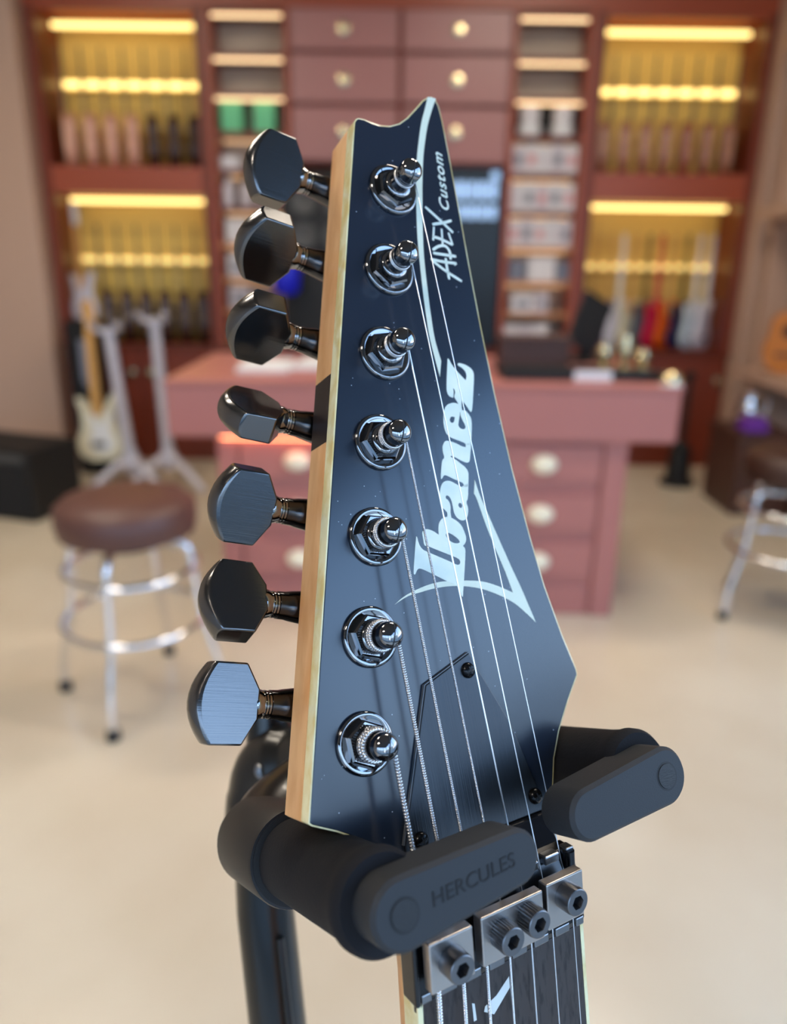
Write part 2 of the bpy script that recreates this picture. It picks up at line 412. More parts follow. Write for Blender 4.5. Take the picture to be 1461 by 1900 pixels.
# ---------------------------------------------------------------- hanging guitars
def outline_acoustic(w=0.34, h=0.44):
    pts = []
    for i in range(40):
        a = 2 * PI * i / 40
        y = math.sin(a) * h / 2; t = (y / (h / 2))
        ww = w / 2 * (1 - 0.14 * (t + 1) / 2 - 0.16 * math.exp(-((t - 0.25) / 0.28) ** 2))
        c = math.cos(a); ca = math.copysign(abs(c) ** 0.75, c)
        pts.append((ca * ww, y + h / 2))
    return pts
def outline_electric(w=0.32, h=0.42):
    k = [(0.04, 0.30), (0.10, 0.40), (0.145, 0.425), (0.15, 0.38), (0.118, 0.31), (0.112, 0.23), (0.15, 0.13), (0.145, 0.05), (0.08, 0.005), (0, 0),
         (-0.08, 0.005), (-0.145, 0.05), (-0.155, 0.13), (-0.115, 0.22), (-0.118, 0.32), (-0.14, 0.38), (-0.12, 0.40), (-0.075, 0.36), (-0.04, 0.30)]
    return [(p.x * w / 0.32, p.y * h / 0.42) for p in curve_pts([(x, y, 0) for x, y in k], 3, False)]
ACO, ELE = outline_acoustic(), outline_electric()
def up(me):                                            # lay x,y outline upright: y -> z, thickness along y
    me.transform(Matrix.Rotation(PI / 2, 4, 'X')); return me
def guitar(kind, body_m, neck_m, loc, rz, scale, label, cat='guitar', group=None, top_m=None, head_m=None):
    g = empty('acoustic_guitar' if kind == 'a' else 'electric_guitar', loc, rz, label, cat, group)
    s = Matrix.Scale(scale, 4)
    th = 0.095 if kind == 'a' else 0.042
    key = (kind, round(scale, 3))
    if key not in GCACHE:
        out = ACO if kind == 'a' else ELE
        b = xf(up(prism_me(out, -th / 2, th / 2, 'body')), s); shade(b, 40)
        top = None
        if kind == 'a': top = xf(up(prism_me([(x * 0.985, 0.22 + (y - 0.22) * 0.985) for x, y in out], th / 2, th / 2 + 0.004, 'soundboard')), s)
        else: top = xf(up(prism_me([(x * 0.55 + 0.02, 0.05 + y * 0.62) for x, y in out], th / 2, th / 2 + 0.003, 'pickguard')), s)
        hole = xf(up(lathe_me([(0, th / 2 + 0.004), (0.05, th / 2 + 0.004), (0.05, th / 2 + 0.006), (0, th / 2 + 0.006)], 20, 'soundhole').copy()), Matrix.Identity(4))
        zb = 0.44 if kind == 'a' else 0.30
        neck = xf(up(prism_me([(-0.028, zb - 0.02), (0.028, zb - 0.02), (0.022, 0.80), (-0.022, 0.80)], th / 2 - 0.022, th / 2 + 0.006, 'neck')), s)
        head = xf(up(prism_me([(-0.022, 0.80), (0.022, 0.80), (0.036, 0.83), (0.034, 0.955), (0, 0.97), (-0.034, 0.955), (-0.036, 0.83)] if kind == 'a' else
                              [(-0.022, 0.80), (0.022, 0.80), (0.05, 0.82), (0.045, 0.86), (0.028, 0.98), (-0.01, 0.985), (-0.03, 0.96)], th / 2 - 0.018, th / 2 - 0.004, 'headstock')), s)
        hole.transform(Matrix.Translation((0, 0, 0.30))); hole.transform(s)
        bridge = xf(up(prism_me([(-0.08, 0.12), (0.08, 0.12), (0.08, 0.145), (-0.08, 0.145)] if kind == 'a' else [(-0.04, 0.09), (0.04, 0.09), (0.04, 0.12), (-0.04, 0.12)], th / 2, th / 2 + 0.012, 'bridge')), s)
        GCACHE[key] = dict(body=b, top=top, hole=hole, neck=neck, head=head, bridge=bridge)
    G = GCACHE[key]
    def put(nm, me, m):
        me2 = me.copy(); me2.materials.clear(); return add(nm, me2, MATS[m], g)
    put('body', G['body'], body_m); put('neck', G['neck'], neck_m); put('headstock', G['head'], head_m or neck_m); put('bridge', G['bridge'], 'black_matt' if kind == 'e' else 'dark_mahogany')
    if kind == 'a':
        put('soundboard', G['top'], top_m or body_m); put('soundhole', G['hole'], 'slot_black')
    else: put('pickguard', G['top'], top_m or 'white_gloss')
    return g
GCACHE = {}
ORD = ['leftmost', 'second from the left', 'third from the left', 'fourth from the left', 'fifth from the left', 'sixth from the left', 'seventh from the left', 'eighth from the left', 'ninth from the left', 'rightmost']
tops = [('rosy_side', 'spruce', 'pale'), ('rosy_side', 'spruce', 'pale'), ('rosy_side', 'rosy_spruce', 'rosy'), ('rosy_side', 'rosy_spruce', 'rosy'),
        ('dark_mahogany', 'dark_mahogany', 'dark brown'), ('dark_mahogany', 'dark_mahogany', 'dark brown'), ('dark_mahogany', 'dark_mahogany', 'near black')]
for i, (b, t, w) in enumerate(tops):
    guitar('a', b, 'neck_wood', (-2.06 + 0.129 * i, 5.33, 1.862), math.radians(-75), 0.70,
           '%s acoustic guitar in the upper left bay, %s' % (w, ORD[i]), 'guitar', 'guitars in the upper left bay', t, 'neck_dark')
for i in range(6):
    guitar('a', 'dark_mahogany', 'neck_wood', (-1.93 + 0.127 * i, 5.33, 0.782), math.radians(-75), 0.77,
           'dark acoustic guitar in the lower left bay, %s of six' % ORD[i], 'guitar', 'guitars in the lower left bay', 'dark_mahogany', 'neck_dark')
for i in range(7):
    b, t, w = [('brown_side', 'mahogany', 'brown'), ('brown_side', 'mahogany', 'brown'), ('brown_side', 'rosy_spruce', 'rosy'), ('brown_side', 'spruce', 'tan'), ('mahogany', 'mahogany', 'reddish brown'), ('brown_side', 'mahogany', 'brown'), ('brown_side', 'spruce', 'tan')][i]
    guitar('a', b, 'neck_wood', (1.292 + 0.128 * i, 5.33, 1.862), math.radians(75), 0.70,
           '%s acoustic guitar in the upper right bay, %s' % (w, ORD[i]), 'guitar', 'guitars in the upper right bay', t, 'neck_dark')
els = [('g_magenta', 'magenta', 'neck_maple'), ('g_violet', 'violet', 'neck_maple'), ('g_white', 'white', 'white_gloss'), ('g_cream', 'cream', 'neck_maple'), ('g_slate', 'slate grey', 'neck_wood'),
       ('g_crimson', 'crimson', 'g_crimson'), ('g_orange', 'orange', 'neck_maple'), ('g_navy', 'navy', 'neck_wood'), ('g_ice', 'ice white', 'white_gloss'), ('g_white', 'silver white', 'white_gloss')]
for i, (b, w, nk) in enumerate(els):
    guitar('e', b, nk, (1.305 + 0.0835 * i, 5.31, 0.785), math.radians(48), 0.74, '%s electric guitar in the lower right bay, %s of ten' % (w, ORD[i]), 'guitar', 'guitars in the lower right bay', b)
guitar('e', 'g_white', 'neck_maple', (-2.03, 5.17, 0.92), math.radians(-35), 0.74, 'white electric guitar at the far left of the lower left bay, above the black case', 'guitar', None, 'g_white', 'white_gloss')

# ---------------------------------------------------------------- goods on the towers
def carton(x0, x1, z0, z1, m, label, print_m=None, y=YC + 0.05, d=0.14, group=None, cat='box'):
    c = empty('carton', ((x0 + x1) / 2, y, z0), 0, label, cat, group)
    bx('box_body', x0, x1, y, y + d, z0, z1, m, c, 0.003)
    if print_m: bx('printed_label', x0 + (x1 - x0) * 0.2, x1 - (x1 - x0) * 0.2, y - 0.002, y, z0 + (z1 - z0) * 0.3, z1 - (z1 - z0) * 0.35, print_m, c, 0)
    return c
rows = [('fourth', 1.84), ('fifth', 1.62), ('sixth', 1.41)]
for r, (w, z) in enumerate(rows):
    for i in range(5):
        x = 0.703 + i * 0.082
        carton(x, x + 0.076, z + 0.0125, z + 0.175 + 0.008 * (i % 2), 'white_box' if (i + r) % 3 else 'pale_box', 'white carton in the %s row of the right tower, %s' % (w, ORD[i]),
               ['grey_print', 'pink_print', 'pale_box', 'grey_print', 'pink_print'][(i + 2 * r) % 5], group='white cartons on the right tower')
for i, (x0, x1, h, m, w) in enumerate(((0.72, 0.83, 0.13, 'grey_print', 'grey'), (0.845, 1.02, 0.15, 'white_box', 'white'), (1.03, 1.11, 0.12, 'grey_print', 'slate'))):
    carton(x0, x1, 1.2125, 1.2125 + h, m, '%s carton on the seventh row of the right tower' % w, None, group='cartons low on the right tower')
for i, (x0, x1, h, m, w) in enumerate(((0.75, 0.90, 0.12, 'white_box', 'wide white'), (0.91, 0.99, 0.13, 'pale_box', 'narrow pale'))):
    carton(x0, x1, 1.0125, 1.0125 + h, m, '%s carton on the eighth row of the right tower' % w, 'grey_print', group='cartons low on the right tower')
for i, (x0, x1, h, m, w) in enumerate(((0.71, 0.80, 0.12, 'white_box', 'left'), (0.81, 0.90, 0.12, 'pale_box', 'middle'), (0.91, 1.0, 0.13, 'white_box', 'right'))):
    carton(x0, x1, 0.8125, 0.8125 + h, m, '%s pale carton on the lowest row of the right tower' % w, None, group='cartons low on the right tower')
box_dark = empty('display_case', (0.91, YC + 0.1, 2.0625), 0, 'dark open display box with two round white drum shaped goods on the right tower', 'case')
bx('back_board', 0.71, 1.11, YC + 0.14, YC + 0.16, 2.0625, 2.245, 'black_matt', box_dark)
for i, x in enumerate((0.80, 1.0)):
    p = empty('pedal_tin', (x, YC + 0.07, 2.0625), 0, '%s round white tin in the dark display box' % ('left', 'right')[i], 'tin', 'round tins on the right tower')
    add('tin_body', lathe_me([(0, 0), (0.066, 0), (0.07, 0.01), (0.07, 0.055), (0.06, 0.065), (0, 0.065)], 24), MATS['white_gloss'], p, smooth=40)
    add('lid', lathe_me([(0, 0.066), (0.05, 0.066), (0.058, 0.09), (0.06, 0.15), (0.045, 0.165), (0, 0.165)], 24), MATS['white_box'], p, smooth=40)
for i, x in enumerate((-1.085, -0.885)):
    carton(x, x + 0.125, 2.0625, 2.235, 'green_box', '%s green box on the left tower' % ('left', 'right')[i], None, group='green boxes on the left tower')
carton(-0.80, -0.70, 1.8525, 2.02, 'white_box', 'white carton below the right green box on the left tower')
for i, x in enumerate((-1.07, -0.96, -0.86)):
    t = empty('spray_bottle', (x, YC + 0.09, 1.6325), 0, '%s pale bottle on the left tower under the tan strip' % ('left', 'middle', 'right')[i], 'bottle', 'bottles on the left tower')
    add('bottle_body', lathe_me([(0, 0), (0.034, 0), (0.036, 0.01), (0.036, 0.12), (0.02, 0.145), (0.014, 0.15), (0, 0.15)], 16), MATS['pale_box'], t, smooth=40)
    add('cap', lathe_me([(0.0, 0.15), (0.018, 0.15), (0.018, 0.19), (0, 0.19)], 16), MATS['black_matt' if i == 1 else 'white_gloss'], t, smooth=40)
carton(-1.10, -0.99, 1.8525, 1.93, 'white_box', 'low white carton on the left tower, above the bottles')
for i, (z, lab) in enumerate(((1.4225, 'third'), (1.2125, 'second'), (1.0125, 'lowest'))):
    carton(-1.09, -0.95, z, z + 0.14, 'white_box' if i != 2 else 'pale_box', 'white carton on the %s filled row of the left tower' % lab, 'grey_print' if i else None, group='cartons low on the left tower')
    carton(-0.93, -0.83, z, z + 0.11, 'pale_box', 'grey carton beside the white one on the %s filled row of the left tower' % lab, 'grey_print', group='cartons low on the left tower')

# ---------------------------------------------------------------- dark banner with pale lettering, black speaker stack
b = empty('banner', (0.47, 5.2, 0.63), 0, 'tall dark banner with two rows of pale blue lettering right of the headstock', 'banner')
bx('panel', 0.27, 0.66, 5.2, 5.23, 0.79, 1.88, 'screen_dark', b)
for r, (z0, z1) in enumerate(((1.70, 1.80), (1.585, 1.665))):
    x = 0.30
    for k in range(5):
        wd_ = (0.05, 0.062, 0.045, 0.058, 0.05)[(k + r) % 5]
        bx('glyph', x, x + wd_, 5.194, 5.2, z0, z1, 'screen_glow', b, 0.001); x += wd_ + 0.014
bx('emblem', 0.58, 0.63, 5.194, 5.2, 1.81, 1.86, 'screen_glow', b, 0.001)
s = empty('speaker_stack', (-0.42, 4.7, 0.0), 0, 'tall black speaker stack with round grey cones behind the tuning pegs', 'speaker')
bx('cabinet', -0.66, -0.2, 4.65, 4.95, 0.0, 1.80, 'black_matt', s, 0.02)
for z in (1.64, 1.46):
    for x in (-0.53, -0.35):
        add('cone', lathe_me([(0, 0.0), (0.02, 0.004), (0.06, 0.02), (0.072, 0.02), (0.072, 0.0)], 24), MATS['grey_cone'], s, (x + 0.42, 4.65 - 4.7, z), (PI / 2, 0, 0), smooth=40)
k = empty('shaded_stand', (-0.62, 4.52, 0), 0, 'deep blue rounded shade on a thin black pole before the black speaker stack', 'stand')
add('shell', lathe_me([(0, 0), (0.05, 0.0), (0.075, 0.03), (0.08, 0.14), (0.06, 0.18), (0, 0.19)], 20), MATS['deep_blue'], k, (0, 0, 1.14), smooth=40)
add('post', lathe_me([(0, 0), (0.11, 0), (0.11, 0.02), (0.02, 0.04), (0.016, 1.14), (0, 1.14)], 16), MATS['black_matt'], k, smooth=40)

# ---------------------------------------------------------------- counter
CX0, CX1, CY0, CY1 = -0.83, 1.03, 2.755, 3.6
c = empty('counter', (0.1, 3.1, 0), 0, 'sheen-paled red shop counter with a thick top and columns of drawers with cup pulls', 'counter')
bx('apron', CX0, CX1, CY0, CY1, 0.715, 0.905, 'counter_sheen_rose', c, 0.006)
bx('worktop', CX0 - 0.005, CX1 + 0.005, CY0 - 0.006, CY1, 0.905, 0.922, 'counter_sheen_rose', c, 0.004)
bx('carcass', -0.66, 0.87, CY0 + 0.05, CY1 - 0.05, 0.0, 0.715, 'counter_sheen_rose', c)
for x0, x1 in ((-0.66, -0.585), (-0.14, -0.09), (0.285, 0.335), (0.785, 0.87)):
    bx('stile', x0, x1, CY0 + 0.03, CY0 + 0.05, 0.0, 0.715, 'counter_sheen_rose', c)
for x0, x1 in ((-0.585, -0.14), (0.335, 0.785)):
    for z0, z1 in ((0.555, 0.695), (0.36, 0.5), (0.165, 0.305)):
        d = bx('drawer', x0 + 0.008, x1 - 0.008, CY0 + 0.032, CY0 + 0.05, z0, z1, 'counter_sheen_rose', c)
        me = lathe_me([(0, 0), (0.05, 0), (0.05, 0.01), (0.042, 0.026), (0.02, 0.036), (0, 0.038)], 20)
        me.transform(Matrix.Scale(0.72, 4, (0, 1, 0)))
        add('cup_pull', me, MATS['pull_cream'], d, (0, -0.009, -0.003), (PI / 2, 0, 0), smooth=40)
    bx('plinth_panel', x0 + 0.008, x1 - 0.008, CY0 + 0.04, CY0 + 0.05, 0.0, 0.125, 'counter_sheen_rose', c)
bx('light_strip', -0.64, -0.16, CY0 + 0.012, CY0 + 0.026, 0.709, 0.7145, 'led_orange', c, 0)
bx('centre_panel', -0.09, 0.285, CY0 + 0.04, CY0 + 0.05, 0.02, 0.695, 'counter_sheen_rose', c)
for i, (x, y, r_) in enumerate(((-0.52, 3.12, 0.06), (-0.30, 3.2, -0.1))):
    p = empty('paper_pad', (x, y, 0.922), r_, '%s white paper pad lying on the counter left of the headstock' % ('left', 'right')[i], 'paper', 'paper pads on the counter')
    box('sheet_block', -0.10, 0.10, -0.16, 0.16, 0, 0.012, MATS['white_paper'], p, 0.002)
    box('cover_sheet', -0.10, 0.10, -0.16, 0.16, 0.0122, 0.0135, MATS['white_paper'], p, 0)
t = empty('tray', (0.82, 2.95, 0.922), 0, 'low black tray with a white name plate on the counter', 'tray')
bx('tray_base', 0.40, 1.0, 2.86, 3.10, 0.922, 0.948, 'black_matt', t); bx('tray_rim', 0.40, 1.0, 2.86, 2.88, 0.948, 0.962, 'black_matt', t)
bx('name_plate', 0.66, 0.80, 2.852, 2.858, 0.926, 0.960, 'white_gloss', t, 0.001)
for i, (x, h) in enumerate(((0.80, 0.10), (0.88, 0.13), (0.95, 0.08))):
    o = empty('brass_ornament', (x, 3.0, 0.948), 0, '%s small brass ornament on the black tray' % ('left', 'tall middle', 'right')[i], 'ornament', 'brass ornaments on the tray')
    add('foot', lathe_me([(0, 0), (0.03, 0), (0.03, 0.012), (0.012, 0.02), (0, 0.02)], 16), MATS['brass'], o, smooth=40)
    add('stem', lathe_me([(0.0, 0.02), (0.012, 0.02), (0.03, h * 0.6), (0.018, h), (0, h)], 16), MATS['brass'], o, smooth=40)
o = empty('wooden_box', (0.56, 3.2, 0.922), 0, 'dark brown wooden box with a lid on the counter right of the headstock', 'box')
bx('box_body', 0.42, 0.70, 3.13, 3.27, 0.922, 1.03, 'wood_brown', o); bx('lid', 0.415, 0.705, 3.125, 3.275, 1.03, 1.055, 'wood_brown', o)
o = empty('desk_monitor', (0.84, 3.46, 0.922), math.radians(28), 'black flat monitor seen from behind on the counter', 'monitor')
box('foot', -0.11, 0.11, -0.08, 0.08, 0, 0.012, MATS['black_matt'], o); box('neck', -0.025, 0.025, -0.01, 0.02, 0.012, 0.14, MATS['black_matt'], o)
p = box('display', -0.085, 0.085, -0.02, 0.0, 0.05, 0.28, MATS['black_matt'], o); p.rotation_euler = (0, math.radians(24), 0)
o = empty('hand_bell', (1.0, 2.80, 0.922), 0, 'small round brass bell at the right end of the counter', 'bell')
add('dome', lathe_me([(0, 0.05), (0.02, 0.048), (0.036, 0.03), (0.04, 0.008), (0.036, 0.008), (0, 0.03)], 20), MATS['brass'], o, smooth=40)
add('base', lathe_me([(0, 0), (0.042, 0), (0.042, 0.008), (0, 0.008)], 20), MATS['white_gloss'], o, smooth=40)

# ---------------------------------------------------------------- stools
def stool(loc, rz, label, seat_m):
    s = empty('bar_stool', loc, rz, label, 'stool', 'chrome bar stools')
    add('seat', lathe_me([(0, 0.55), (0.17, 0.55), (0.2, 0.562), (0.207, 0.60), (0.205, 0.64), (0.18, 0.662), (0.1, 0.67), (0, 0.672)], 36), MATS[seat_m], s, smooth=50)
    add('seat_plate', lathe_me([(0, 0.525), (0.12, 0.525), (0.12, 0.55), (0, 0.55)], 24), MATS['black_matt'], s, smooth=40)
    for i in range(4):
        a = PI / 2 * i + PI / 4 + 0.75; u = Vector((math.cos(a), math.sin(a), 0))
        P = curve_pts([u * 0.08 + Vector((0, 0, 0.535)), u * 0.15 + Vector((0, 0, 0.53)), u * 0.185 + Vector((0, 0, 0.49)), u * 0.195 + Vector((0, 0, 0.38)), u * 0.215 + Vector((0, 0, 0.25)), u * 0.25 + Vector((0, 0, 0.12)), u * 0.258 + Vector((0, 0, 0.015))], 5)
        l = add('leg', tube_me(P, 0.0125, 10), MATS['chrome'], s, smooth=50)
        add('rubber_foot', lathe_me([(0, 0), (0.02, 0), (0.02, 0.028), (0.012, 0.035), (0, 0.035)], 14), MATS['dark_rubber'], l, tuple(u * 0.258), smooth=40)
    for z, r in ((0.445, 0.192), (0.275, 0.214)):
        add('foot_ring', tube_me([(r * math.cos(2 * PI * k / 40), r * math.sin(2 * PI * k / 40), z) for k in range(40)], 0.0115, 10, closed=True), MATS['chrome'], s, smooth=60)
    return s
stool((-0.80, 2.18, 0), 0.0, 'chrome bar stool with brown padded seat, left of the guitar', 'brown_leather')
stool((1.56, 2.86, 0), 0.35, 'chrome bar stool with dark brown seat at the right edge', 'dark_leather')

# ---------------------------------------------------------------- left side: silver stands, white guitar, black cases
def floor_stand(loc, lean, label, h):
    s = empty('floor_stand', loc, 0, label, 'stand', 'silver guitar stands')
    P = [Vector((0, 0, 0.16)), Vector((lean, 0, h))]
    add('pole', tube_me(P, [0.034, 0.030], 12), MATS['silver_paint'], s, smooth=50)
    add('hub', lathe_me([(0, 0.12), (0.04, 0.12), (0.045, 0.15), (0.045, 0.22), (0.036, 0.25), (0, 0.25)], 16), MATS['silver_paint'], s, smooth=40)
    for a in (-2.5, -0.55, 1.4):
        u = Vector((math.cos(a), math.sin(a), 0))
        add('leg', tube_me(curve_pts([u * 0.03 + Vector((0, 0, 0.2)), u * 0.16 + Vector((0, 0, 0.11)), u * 0.28 + Vector((0, 0, 0.02))], 5), 0.022, 10), MATS['silver_paint'], s, smooth=50)
    for sg in (-1, 1):
        add('fork', tube_me(curve_pts([Vector((lean, 0, h - 0.02)), Vector((lean + sg * 0.06, -0.02, h - 0.01)), Vector((lean + sg * 0.075, -0.06, h + 0.03))], 5), 0.018, 10), MATS['silver_paint'], s, smooth=50)
    return s
floor_stand((-1.56, 4.42, 0), -0.06, 'silver guitar stand with leaning pole, beside the white guitar', 0.95)
floor_stand((-1.36, 4.50, 0), -0.02, 'silver guitar stand with upright pole, nearest the counter', 1.0)
g = guitar('e', 'g_cream', 'neck_maple', (-1.74, 4.46, 0.17), math.radians(-12), 0.95, 'cream electric guitar with maple neck leaning beside the silver stands', 'guitar', None, 'white_gloss')
g.rotation_euler = (math.radians(-8), math.radians(-5), math.radians(-12))
c = empty('amplifier', (-2.10, 4.10, 0), math.radians(-18), 'low black amplifier on the floor at the left edge', 'amplifier')
box('cabinet', -0.31, 0.31, -0.22, 0.16, 0.0, 0.38, MATS['black_matt'], c, 0.015); box('grille', -0.28, 0.28, -0.228, -0.22, 0.03, 0.30, MATS['black_cloth'], c)
box('control_panel', -0.28, 0.28, -0.226, -0.22, 0.315, 0.36, MATS['grey_cone'], c)
c = empty('guitar_case', (-1.93, 4.85, 0), 0, 'tall black case standing upright below the white hanging guitar', 'case')
box('shell', -0.09, 0.09, -0.1, 0.1, 0, 0.96, MATS['black_cloth'], c, 0.03); box('handle', -0.02, 0.02, -0.13, -0.1, 0.45, 0.60, MATS['black_matt'], c, 0.008)
box('pocket', 0.0, 0.075, -0.115, -0.1, 0.55, 0.85, MATS['grey_print'], c, 0.006)

# ---------------------------------------------------------------- right side
c = empty('wall_shelf', (2.49, 4.6, 0), 0, 'beige open wall shelf unit along the right wall', 'shelf')
bx('upright', 2.24, 2.61, 4.86, 4.92, 0.0, 2.9, 'pilaster_beige', c)
for z in (0.70, 1.62, 2.5): bx('shelf_board', 2.13, 2.61, 4.0, 4.86, z - 0.03, z + 0.03, 'pilaster_beige', c)
bx('lower_panel', 2.2, 2.61, 4.0, 4.86, 0.0, 0.10, 'wood_brown', c)
bx('end_post', 2.5, 2.61, 4.0, 4.06, 0.0, 2.9, 'pilaster_beige', c)
guitar('a', 'orange_wood', 'neck_wood', (2.27, 4.55, 0.735), math.radians(-20), 0.80, 'orange wooden guitar standing on the beige wall shelf at the right edge', 'guitar', None, 'orange_wood')
c = empty('wooden_chest', (2.02, 4.25, 0), 0, 'low dark wooden chest on the floor behind the right stool', 'chest')
bx('body', 1.88, 2.19, 4.1, 4.5, 0.0, 0.42, 'wood_brown', c); bx('lid', 1.87, 2.195, 4.09, 4.51, 0.42, 0.46, 'wood_brown', c)
for z in (0.12, 0.28): bx('front_plank', 1.885, 2.185, 4.092, 4.1, z - 0.07, z + 0.07, 'wood_brown', c)
c = empty('cloth_bundle', (1.98, 4.2, 0.46), 0, 'purple folded cloth on the wooden chest', 'cloth')
bx('fold', 1.91, 2.05, 4.13, 4.26, 0.46, 0.50, 'purple', c, 0.015); bx('upper_fold', 1.92, 2.04, 4.14, 4.25, 0.50, 0.54, 'purple', c, 0.015)
c = empty('silver_jug', (2.03, 4.38, 0.46), 0, 'silver jug standing on the wooden chest behind the purple cloth', 'jug')
add('vessel', lathe_me([(0, 0), (0.05, 0), (0.075, 0.05), (0.07, 0.11), (0.04, 0.16), (0.05, 0.19), (0, 0.18)], 20), MATS['chrome'], c, smooth=50)
add('handle', tube_me(curve_pts([(0.045, 0, 0.16), (0.1, 0, 0.15), (0.1, 0, 0.08), (0.072, 0, 0.05)], 5), 0.008, 8), MATS['chrome'], c, smooth=50)
c = empty('pedestal_stand', (1.80, 4.72, 0), 0, 'black stand with heavy conical base between counter and red cabinet', 'stand')
add('base', lathe_me([(0, 0), (0.11, 0), (0.11, 0.02), (0.075, 0.04), (0.06, 0.24), (0.03, 0.27), (0, 0.27)], 20), MATS['black_matt'], c, smooth=40)
add('pole', lathe_me([(0, 0.27), (0.018, 0.27), (0.018, 0.66), (0, 0.66)], 12), MATS['black_matt'], c, smooth=40)
add('clip', lathe_me([(0, 0.66), (0.03, 0.66), (0.035, 0.70), (0, 0.72)], 12), MATS['black_matt'], c, smooth=40)

# ---------------------------------------------------------------- the seven-string guitar (millimetres in its own frame:
# x along the nut, y up the headstock, z out of its face; origin under the nut)
GM = Matrix(((0.85341, -0.19373, 0.48391, 0.02401), (0.51846, 0.41133, -0.74967, 0.14493), (-0.05381, 0.89066, 0.45148, 1.19078), (0, 0, 0, 1)))
GUITAR = empty('electric_guitar', label='black headstock electric guitar with seven strings, held upright in the foreground stand', cat='guitar')
GUITAR.matrix_world = GM
TH = math.radians(12.6)
NECK = Matrix.Translation((0, 0, 8.2)) @ Matrix.Rotation(TH, 4, 'X')     # neck frame: x, y up along the board, z out of it
def gpart(name, me, m, parent=None, smooth=None, bevel=0, seg=2, loc=None, rot=None):
    mm(me)
    o = add(name, me, MATS[m], parent or GUITAR, smooth=smooth, bevel=bevel * 0.001, seg=seg)
    if loc is not None: o.location = Vector(loc) * 0.001
    if rot is not None: o.rotation_euler = rot
    return o

OUT = [(-40, 41.0), (6.5, 217.8), (6.95, 219.4), (7.7, 220.4), (8.9, 221), (10.6, 220.9), (12.8, 220.3), (15.4, 219.9), (18.7, 220.2), (22.3, 221.6), (25.6, 224), (29.2, 227.5),
       (32.5, 230.8), (34.6, 232.2), (36.1, 232.7), (37.4, 232.1), (38.2, 229.8), (38.5, 224.7), (38.4, 215), (38.2, 205), (38.0, 194), (37.6, 180), (37.3, 160), (37.4, 140), (38.2, 117), (39.7, 97), (41.3, 82.5), (44.0, 68.4), (46.6, 58.2), (46.6, 56.4),
       (41.3, 50.2), (36, 43.2), (32.4, 36.6), (29.4, 27.5), (27.0, 20), (-24, 20), (-24.2, 24), (-25.3, 29.5), (-28.5, 34), (-33.5, 37.2), (-39.2, 40.2)]
def inset(pts, d):
    n = len(pts); out = []
    for i in range(n):
        a, b, c = Vector(pts[i - 1]), Vector(pts[i]), Vector(pts[(i + 1) % n])
        n1 = Vector((-(b - a).y, (b - a).x)).normalized(); n2 = Vector((-(c - b).y, (c - b).x)).normalized()
        nn = (n1 + n2); nn = nn.normalized() / max(0.5, math.sqrt(max(1e-6, (1 + n1.dot(n2)) / 2)))
        out.append(tuple(b - nn * d))                  # points run clockwise: inwards is to the right
    return out
head = gpart('headstock', prism_me(inset(OUT, 0.35), -4.2, 0.0, 'face_plate'), 'face_black', bevel=0.25)
head['label'] = 'satin black headstock face'
gpart('edge_binding', prism_me(OUT, -4.5, -0.12, 'binding'), 'pearl_binding', head, bevel=0.2)
def wood(name, m, lo, hi):
    me = prism_me(OUT, -14.6, -4.5, name)
    bm = bmesh.new(); bm.from_mesh(me)
    top = [e for e in bm.edges if all(abs(v.co.z + 14.6) < 1e-3 for v in e.verts) and len(e.link_faces) == 2 and e.calc_face_angle(0) > 0.8]
    bmesh.ops.bevel(bm, geom=top, offset=1.6, segments=3, affect='EDGES', profile=0.5, clamp_overlap=True)
    # the laminated strips run along planes of constant x; the outer one sits against the tuner side
    for x, sgn in ((lo, -1), (hi, 1)):
        if x is None: continue
        r = bmesh.ops.bisect_plane(bm, geom=bm.verts[:] + bm.edges[:] + bm.faces[:], plane_co=(x, 0, 0), plane_no=(sgn, 0, 0), clear_outer=True)
        ed = [g for g in r['geom_cut'] if isinstance(g, bmesh.types.BMEdge)]
        if ed: bmesh.ops.holes_fill(bm, edges=ed)
    bm.to_mesh(me); bm.free()
    return gpart(name, me, m, head, smooth=35)
wood('maple_strip', 'maple', None, -16.8); wood('walnut_strip', 'walnut', -16.8, -12.0); wood('maple_strip', 'maple', -12.0, None)

LB = [(1.93,101.61),(2.19,101.29),(2.22,100.11),(2.52,98.86),(3.13,97.97),(3.75,97.53),(6.33,96.13),(10.7,93.83),(12.0,93.0),(13.12,92.43),(13.95,92.73),(14.13,93.53),(13.55,94.28),(11.09,95.51),(6.68,97.72),(5.04,98.58),(4.26,98.76),(3.92,98.97),(3.8,99.51),(3.88,100.72),(3.86,101.95),(4.13,102.73),(4.99,103.13),(6.02,103.01),(7.48,102.35),(8.92,101.15),(9.1,102.58),(9.61,104.18),(10.75,105.3),(12.18,105.69),(13.86,105.35),(15.6,104.15),(16.8,102.75),(17.31,101.01),(17.52,99.29),(17.03,98.09),(15.93,97.31),(16.55,96.47),(16.02,94.45),(14.59,89.66),(13.31,85.72),(12.75,83.97),(12.45,84.22),(12.3,85.67),(11.82,86.85),(10.81,87.83),(9.01,88.62),(6.45,90.22),(3.91,91.8),(2.44,92.69),(1.15,93.27),(0.28,92.99),(-0.42,91.93),(-0.8,91.87),(-0.95,92.29),(-0.3,94.6),(0.87,98.46)]
LB_HOLE = [(11.04,100.69),(11.34,101.36),(12.19,101.39),(13.71,100.38),(14.95,99.18),(15.17,98.4),(14.45,98.12),(13.02,98.46),(11.73,99.36)]
